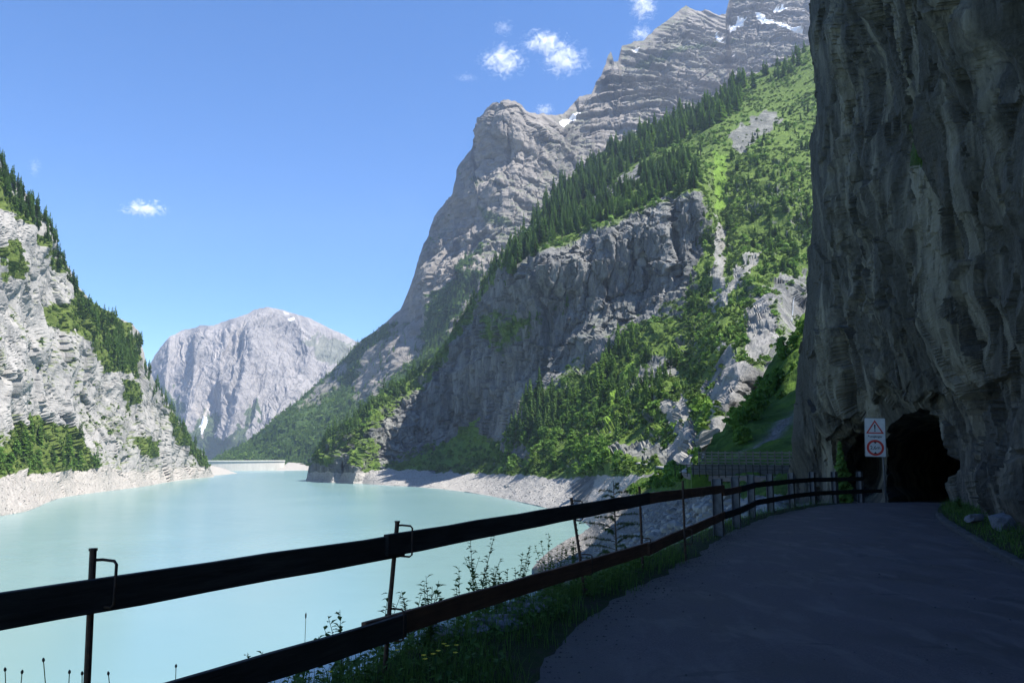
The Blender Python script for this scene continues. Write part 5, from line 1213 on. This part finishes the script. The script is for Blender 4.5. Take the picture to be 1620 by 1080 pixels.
# retaining wall under it
def wall_strip(name, pts, h, th, mat, label, jag=.12):
    n = 90; q = np.array(pts, float); s = np.linspace(0, 1, n); ctr = np.stack([np.interp(s, np.linspace(0, 1, len(q)), q[:, k]) for k in range(3)], -1)
    d = np.gradient(ctr, axis=0)[:, :2]; d /= np.linalg.norm(d, axis=1)[:, None]; nr = np.stack([d[:, 1], -d[:, 0], 0 * d[:, 0]], -1); nr[nr[:, 1] > 0] *= -1
    rows = []
    for f, off in [(0, 0), (.15, 0), (.3, 0), (.45, 0), (.6, 0), (.75, 0), (.9, 0), (1, .02), (1.0, -th), (0, -th)]:
        g = ctr + nr * off; g = g + np.array([0, 0, 1.]) * (h * f); g = g + nr * (.10 * perlin(g * 1.7)[:, None]) * (off >= 0); g[:, 2] += jag * perlin(ctr * .8 + 3) * f; rows.append(g)
    G = np.stack(rows); hh, w = G.shape[:2]; A = np.zeros(hh * w)
    o = grid_mesh(name, G, mat, {'veg': A, 'scree': A}, False); tag(o, label, 'wall'); return o
wA, wB = at(1094, 750, 100), at(1262, 752, 92)
wall_strip('retaining_wall', [wA, wB], 1.15, .8, M['wallstone'], 'low dark retaining wall below the timber snow fence')
tm = [at(1092, 736.5, 104.5), at(1262, 738.5, 96.5), at(1262, 741.5, 92.2), at(1094, 738.5, 100.4)]
tr_ = [np.array([p[0], p[1], p[2]]) for p in tm]
me = bpy.data.meshes.new('terrace'); me.from_pydata([tuple(p) for p in tr_] + [tuple(p - np.array([0, 0, 3.])) for p in tr_], [], [(0, 1, 2, 3), (0, 3, 7, 4), (3, 2, 6, 7), (2, 1, 5, 6), (1, 0, 4, 5)]); me.update()
tag(link('terrace', me, M['meadow']), 'narrow grassy terrace carrying the snow fence', 'terrace', kind='structure')
rail_fence('roadside_railing', 'low thin railing along the far road below the retaining wall', at(1068, 748, 96), at(1262, 751, 84), 0, 1.05, 18, [.5, .95], M['rail_dark'], .07, .06)
# the far lane: pale on its lit run, darkened for shade at the bend
t = NT('lit_lane_pale'); ln = t.noise(None, .8, 6, .65); M['lane'] = t.pbr(t.ramp(ln, [(.3, (.20, .195, .19)), (.7, (.34, .33, .32))]), .9)
def lane(name, cs, w, label, k=.0):
    c = by_len(resample(cs, .8), 60); d = np.gradient(c, axis=0)[:, :2]; d /= np.linalg.norm(d, axis=1)[:, None]; nr = np.stack([d[:, 1], -d[:, 0]], -1)
    G = np.zeros((60, 6, 3))
    for j, s in enumerate([-.5, -.49, -.2, .2, .49, .5]): G[:, j, :2] = c[:, :2] + nr * s * w; G[:, j, 2] = c[:, 2] - (.7 if j in (0, 5) else 0)
    o = grid_mesh(name, G, M['lane'], None, False); tag(o, label, 'road', kind='structure')
def on(S, px, py, k=.985):
    j = int(np.argmin(np.abs(S.PX[0] - px))); i = int(np.argmin(np.abs(S.PY[:, j] - py))); d = float(S.P[max(0, i - 3):i + 4, max(0, j - 3):j + 4, 1].mean()); return at(px, py, d * k)
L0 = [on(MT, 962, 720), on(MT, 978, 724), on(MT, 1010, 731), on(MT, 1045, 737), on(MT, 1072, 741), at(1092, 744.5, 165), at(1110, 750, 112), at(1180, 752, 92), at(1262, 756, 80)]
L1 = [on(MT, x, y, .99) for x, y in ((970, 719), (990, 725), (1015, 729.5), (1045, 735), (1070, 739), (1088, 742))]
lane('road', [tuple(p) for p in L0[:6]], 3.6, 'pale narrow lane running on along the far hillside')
M['lane'] = M['asphalt']; lane('road', [tuple(p) for p in L0[5:]], 3.4, 'shade-darkened far bend of the lane under the retaining wall')  # same lane: asphalt darkens this stretch in place of the shade on it
# heap of gravel by the bend
def heap(name, c, r, h, label):
    n = 24; G = np.zeros((10, n + 1, 3)); a = np.linspace(0, 2 * np.pi, n + 1)
    for k in range(10):
        f = k / 9; G[k, :, 0] = c[0] + np.cos(a) * r * (1 - f); G[k, :, 1] = c[1] + np.sin(a) * r * (1 - f); G[k, :, 2] = c[2] - .3 + h * f ** .9
    G += .15 * perlin(G * 1.1)[..., None]; G[:, -1] = G[:, 0]
    tag(grid_mesh(name, G, M['scree']), label, 'gravel heap')
heap('gravel_heap', at(1086, 744, 128), 1.15, .8, 'small pale gravel heap beside the far lane bend')
# waterfall in the gorge
t = NT('falling_water'); wn_ = t.noise(t.mapped((3, 3, .3)), .8, 5); M['fall'] = t.pbr(t.ramp(wn_, [(.35, (.12, .14, .16)), (.65, (.34, .37, .40))]), .5)
w0 = [on(MT, x, y, .996) for x, y in ((1257, 450), (1258, 462), (1255, 478), (1254, 494), (1252, 508))]
mw = MB(); mw.tube([tuple(p) for p in w0], [.15, .25, .3, .4, .6], 8); o = mw.build('waterfall', M['fall'], None, True); tag(o, 'thin white waterfall in the dark gorge at the rock wall edge', 'waterfall')
# dark spruce by the tunnel rock
o = empty('young_spruce', (13.3, 32.6, -2.2)); o.scale = (4.6, 4.6, 4.4)
for nm, me in (('crown', me_of('crown', spruce(300, 26, 13, .17, .06), M['conifer'])), ('trunk', TRUNK)):
    c = bpy.data.objects.new(nm, me); COL.objects.link(c); c.parent = o
tag(o, 'dark young spruce growing behind the fence against the tunnel rock', 'tree')
# moss tufts hanging on the rock wall
def wall_tuft(px, py, w, h, label, seed):
    j = int(np.argmin(np.abs(GL.PX[300] - px))); i = int(np.argmin(np.abs(GL.PY[:, j] - py))); j = int(np.argmin(np.abs(GL.PX[i] - px))); p = GL.P[i, j]; r = np.random.default_rng(seed); n = 900
    d = -p / np.linalg.norm(p); V = []; T = []
    for k in range(n):
        a = r.normal(size=3); a /= np.linalg.norm(a); q = p + d * .05 + a * np.array([w, .25, h]) * r.uniform(.2, 1) ; e = q + d * r.uniform(.05, .2) + np.array([r.normal(0, .05), 0, r.uniform(-.28, -.02)]); s = np.cross(e - q, r.normal(size=3)); s *= .012 / (np.linalg.norm(s) + 1e-9)
        b = len(V); V += [q - s, q + s, e]; T.append((b, b + 1, b + 2))
    o = link('moss_tuft', mesh_np('moss_tuft', np.array(V), [np.array(T)], {'tint': np.repeat(r.uniform(0, 1, n), 3)}), M['grass']); tag(o, label, 'moss')
wall_tuft(1450, 243, .42, .38, 'green tuft hanging from the middle of the shaded rock wall', 1)
wall_tuft(1436, 198, .22, .15, 'smaller tuft just above the hanging green tuft', 2)
# ================================================================== clouds
def cloud(px, py, w, h, seed, dens, label, d=9000, puffs=7):
    r = random.Random(seed); c = at(px, py, d); k = d / FPX; bm = bmesh.new(); W_, H_ = w * k / 2, h * k / 2
    bmesh.ops.create_icosphere(bm, subdivisions=4, radius=1)
    for v in bm.verts: v.co = Vector((v.co.x * W_ * 1.25, v.co.y * max(W_, H_) * .8, v.co.z * H_ * 1.35))
    me = bpy.data.meshes.new('cloud'); bm.to_mesh(me); bm.free()
    t = NT('cloud_vapour')
    tc = t.obj(); mp = t.n('ShaderNodeMapping'); t.l(tc, mp.inputs[0]); mp.inputs['Scale'].default_value = (1 / (W_ * 1.2), 1 / (max(W_, H_) * .8), 1 / (H_ * 1.3))
    ln = t.n('ShaderNodeVectorMath', operation='LENGTH'); t.l(mp.outputs[0], ln.inputs[0])
    mp2 = t.n('ShaderNodeMapping'); t.l(tc, mp2.inputs[0]); mp2.inputs['Location'].default_value = (seed * 311, seed * 77, 0); mp2.inputs['Scale'].default_value = (1, 1, 1.25)
    nz = t.noise(mp2.outputs[0], 3.2 / max(W_, H_), 8, .66, .8)
    fall = t.math('SUBTRACT', t.math('ADD', t.math('MULTIPLY', nz, 1.35), .04), t.math('MULTIPLY', ln.outputs['Value'], .36))
    den = t.math('MULTIPLY', t.ramp(fall, [(.52, 0.), (.80, 1.)]), dens)
    pv = t.n('ShaderNodeVolumeScatter'); pv.inputs['Color'].default_value = (1, 1, 1, 1); t.l(den, pv.inputs['Density']); pv.inputs['Anisotropy'].default_value = .1
    t.l(pv.outputs[0], t.out.inputs['Volume'])
    o = link('cloud', me, t.m); o.location = tuple(c); tag(o, label, 'cloud'); return o
CL = [(795, 97, 78, 52, .013, 'ragged white cloud left of centre above the rock tower'), (860, 68, 84, 36, .011, 'flat white cloud streak upper of the pair over the saddle'), (892, 94, 84, 54, .010, 'broken white cloud lower of the pair over the saddle'),
      (1018, 8, 52, 56, .013, 'white cloud cut by the top frame edge'), (1014, 54, 42, 30, .012, 'small white cloud touching the jagged summit ridge'), (861, 174, 34, 22, .014, 'tiny white cloud resting on the saddle beside the tower'), (228, 330, 74, 24, .018, 'lone small white cloud over the lake'), (55, 265, 20, 34, .004, 'faint wisp of cloud beside the left crest'), (738, 124, 46, 14, .003, 'thin faint cloud wisp left of the white clouds'), (796, 44, 44, 30, .003, 'thin faint cloud wisp above the white clouds')]
for i, (px, py, w, h, dn, lb) in enumerate(CL): cloud(px, py, w, h, 3 + i, dn, lb)
# ================================================================== air
def haze():
    m = MB().box((0, 3150, 1000), (9000, 7700, 2132)); t = NT('thin_air'); pv = t.n('ShaderNodeVolumePrincipled'); pv.inputs['Color'].default_value = (.60, .74, 1, 1); pv.inputs['Density'].default_value = HAZE; pv.inputs['Density Attribute'].default_value = ''; pv.inputs['Anisotropy'].default_value = .2
    t.l(pv.outputs[0], t.out.inputs['Volume']); o = m.build('haze', t.m); tag(o, 'thin blue valley haze over the lake and far mountains', 'haze', kind='stuff')
HAZE = 4.2e-5
haze()
# ================================================================== camera, light, sky, haze
cam = bpy.data.cameras.new('camera'); co = bpy.data.objects.new('camera', cam); COL.objects.link(co)
cam.lens = 28; cam.sensor_width = 36; cam.clip_end = 60000; cam.clip_start = .05
co.location = (0, 0, CAMZ); co.rotation_euler = (math.pi / 2 + PITCH, 0, 0); scene.camera = co
SUN_AZ, SUN_EL = math.radians(107), math.radians(58)      # clockwise from the view direction, height
sd = Vector((math.sin(SUN_AZ) * math.cos(SUN_EL), math.cos(SUN_AZ) * math.cos(SUN_EL), math.sin(SUN_EL)))
sl = bpy.data.lights.new('sun', 'SUN'); sl.energy = 5.0; sl.angle = math.radians(.5); sl.color = (1, .955, .89)
so = bpy.data.objects.new('sun', sl); COL.objects.link(so); so.rotation_euler = (-sd).to_track_quat('-Z', 'Y').to_euler(); so.location = (300, -100, 900)
W = bpy.data.worlds.new('World'); scene.world = W; W.use_nodes = True
wn = W.node_tree.nodes; wn.clear()
sky = wn.new('ShaderNodeTexSky'); sky.sky_type = 'NISHITA'; sky.sun_disc = False; sky.sun_elevation = SUN_EL; sky.sun_rotation = SUN_AZ
sky.altitude = 1300; sky.air_density = 1.0; sky.dust_density = 0.0; sky.ozone_density = 3.0
bg = wn.new('ShaderNodeBackground'); bg.inputs[1].default_value = .08
wo = wn.new('ShaderNodeOutputWorld'); hs = wn.new('ShaderNodeHueSaturation'); hs.inputs['Hue'].default_value = .507; hs.inputs['Saturation'].default_value = 1.28; hs.inputs['Value'].default_value = 1.16; W.node_tree.links.new(sky.outputs[0], hs.inputs['Color']); W.node_tree.links.new(hs.outputs[0], bg.inputs[0]); W.node_tree.links.new(bg.outputs[0], wo.inputs[0])
vs = scene.view_settings; scene.display_settings.display_device = 'sRGB'
vs.view_transform = 'Standard'; vs.look = 'None'; vs.gamma = 1; vs.use_curve_mapping = False; vs.exposure = 1.25
scene.cycles.max_bounces = 5; scene.cycles.diffuse_bounces = 3; scene.cycles.glossy_bounces = 2; scene.cycles.transmission_bounces = 2; scene.cycles.transparent_max_bounces = 6
scene.cycles.use_denoising = True
scene.cycles.volume_bounces = 3
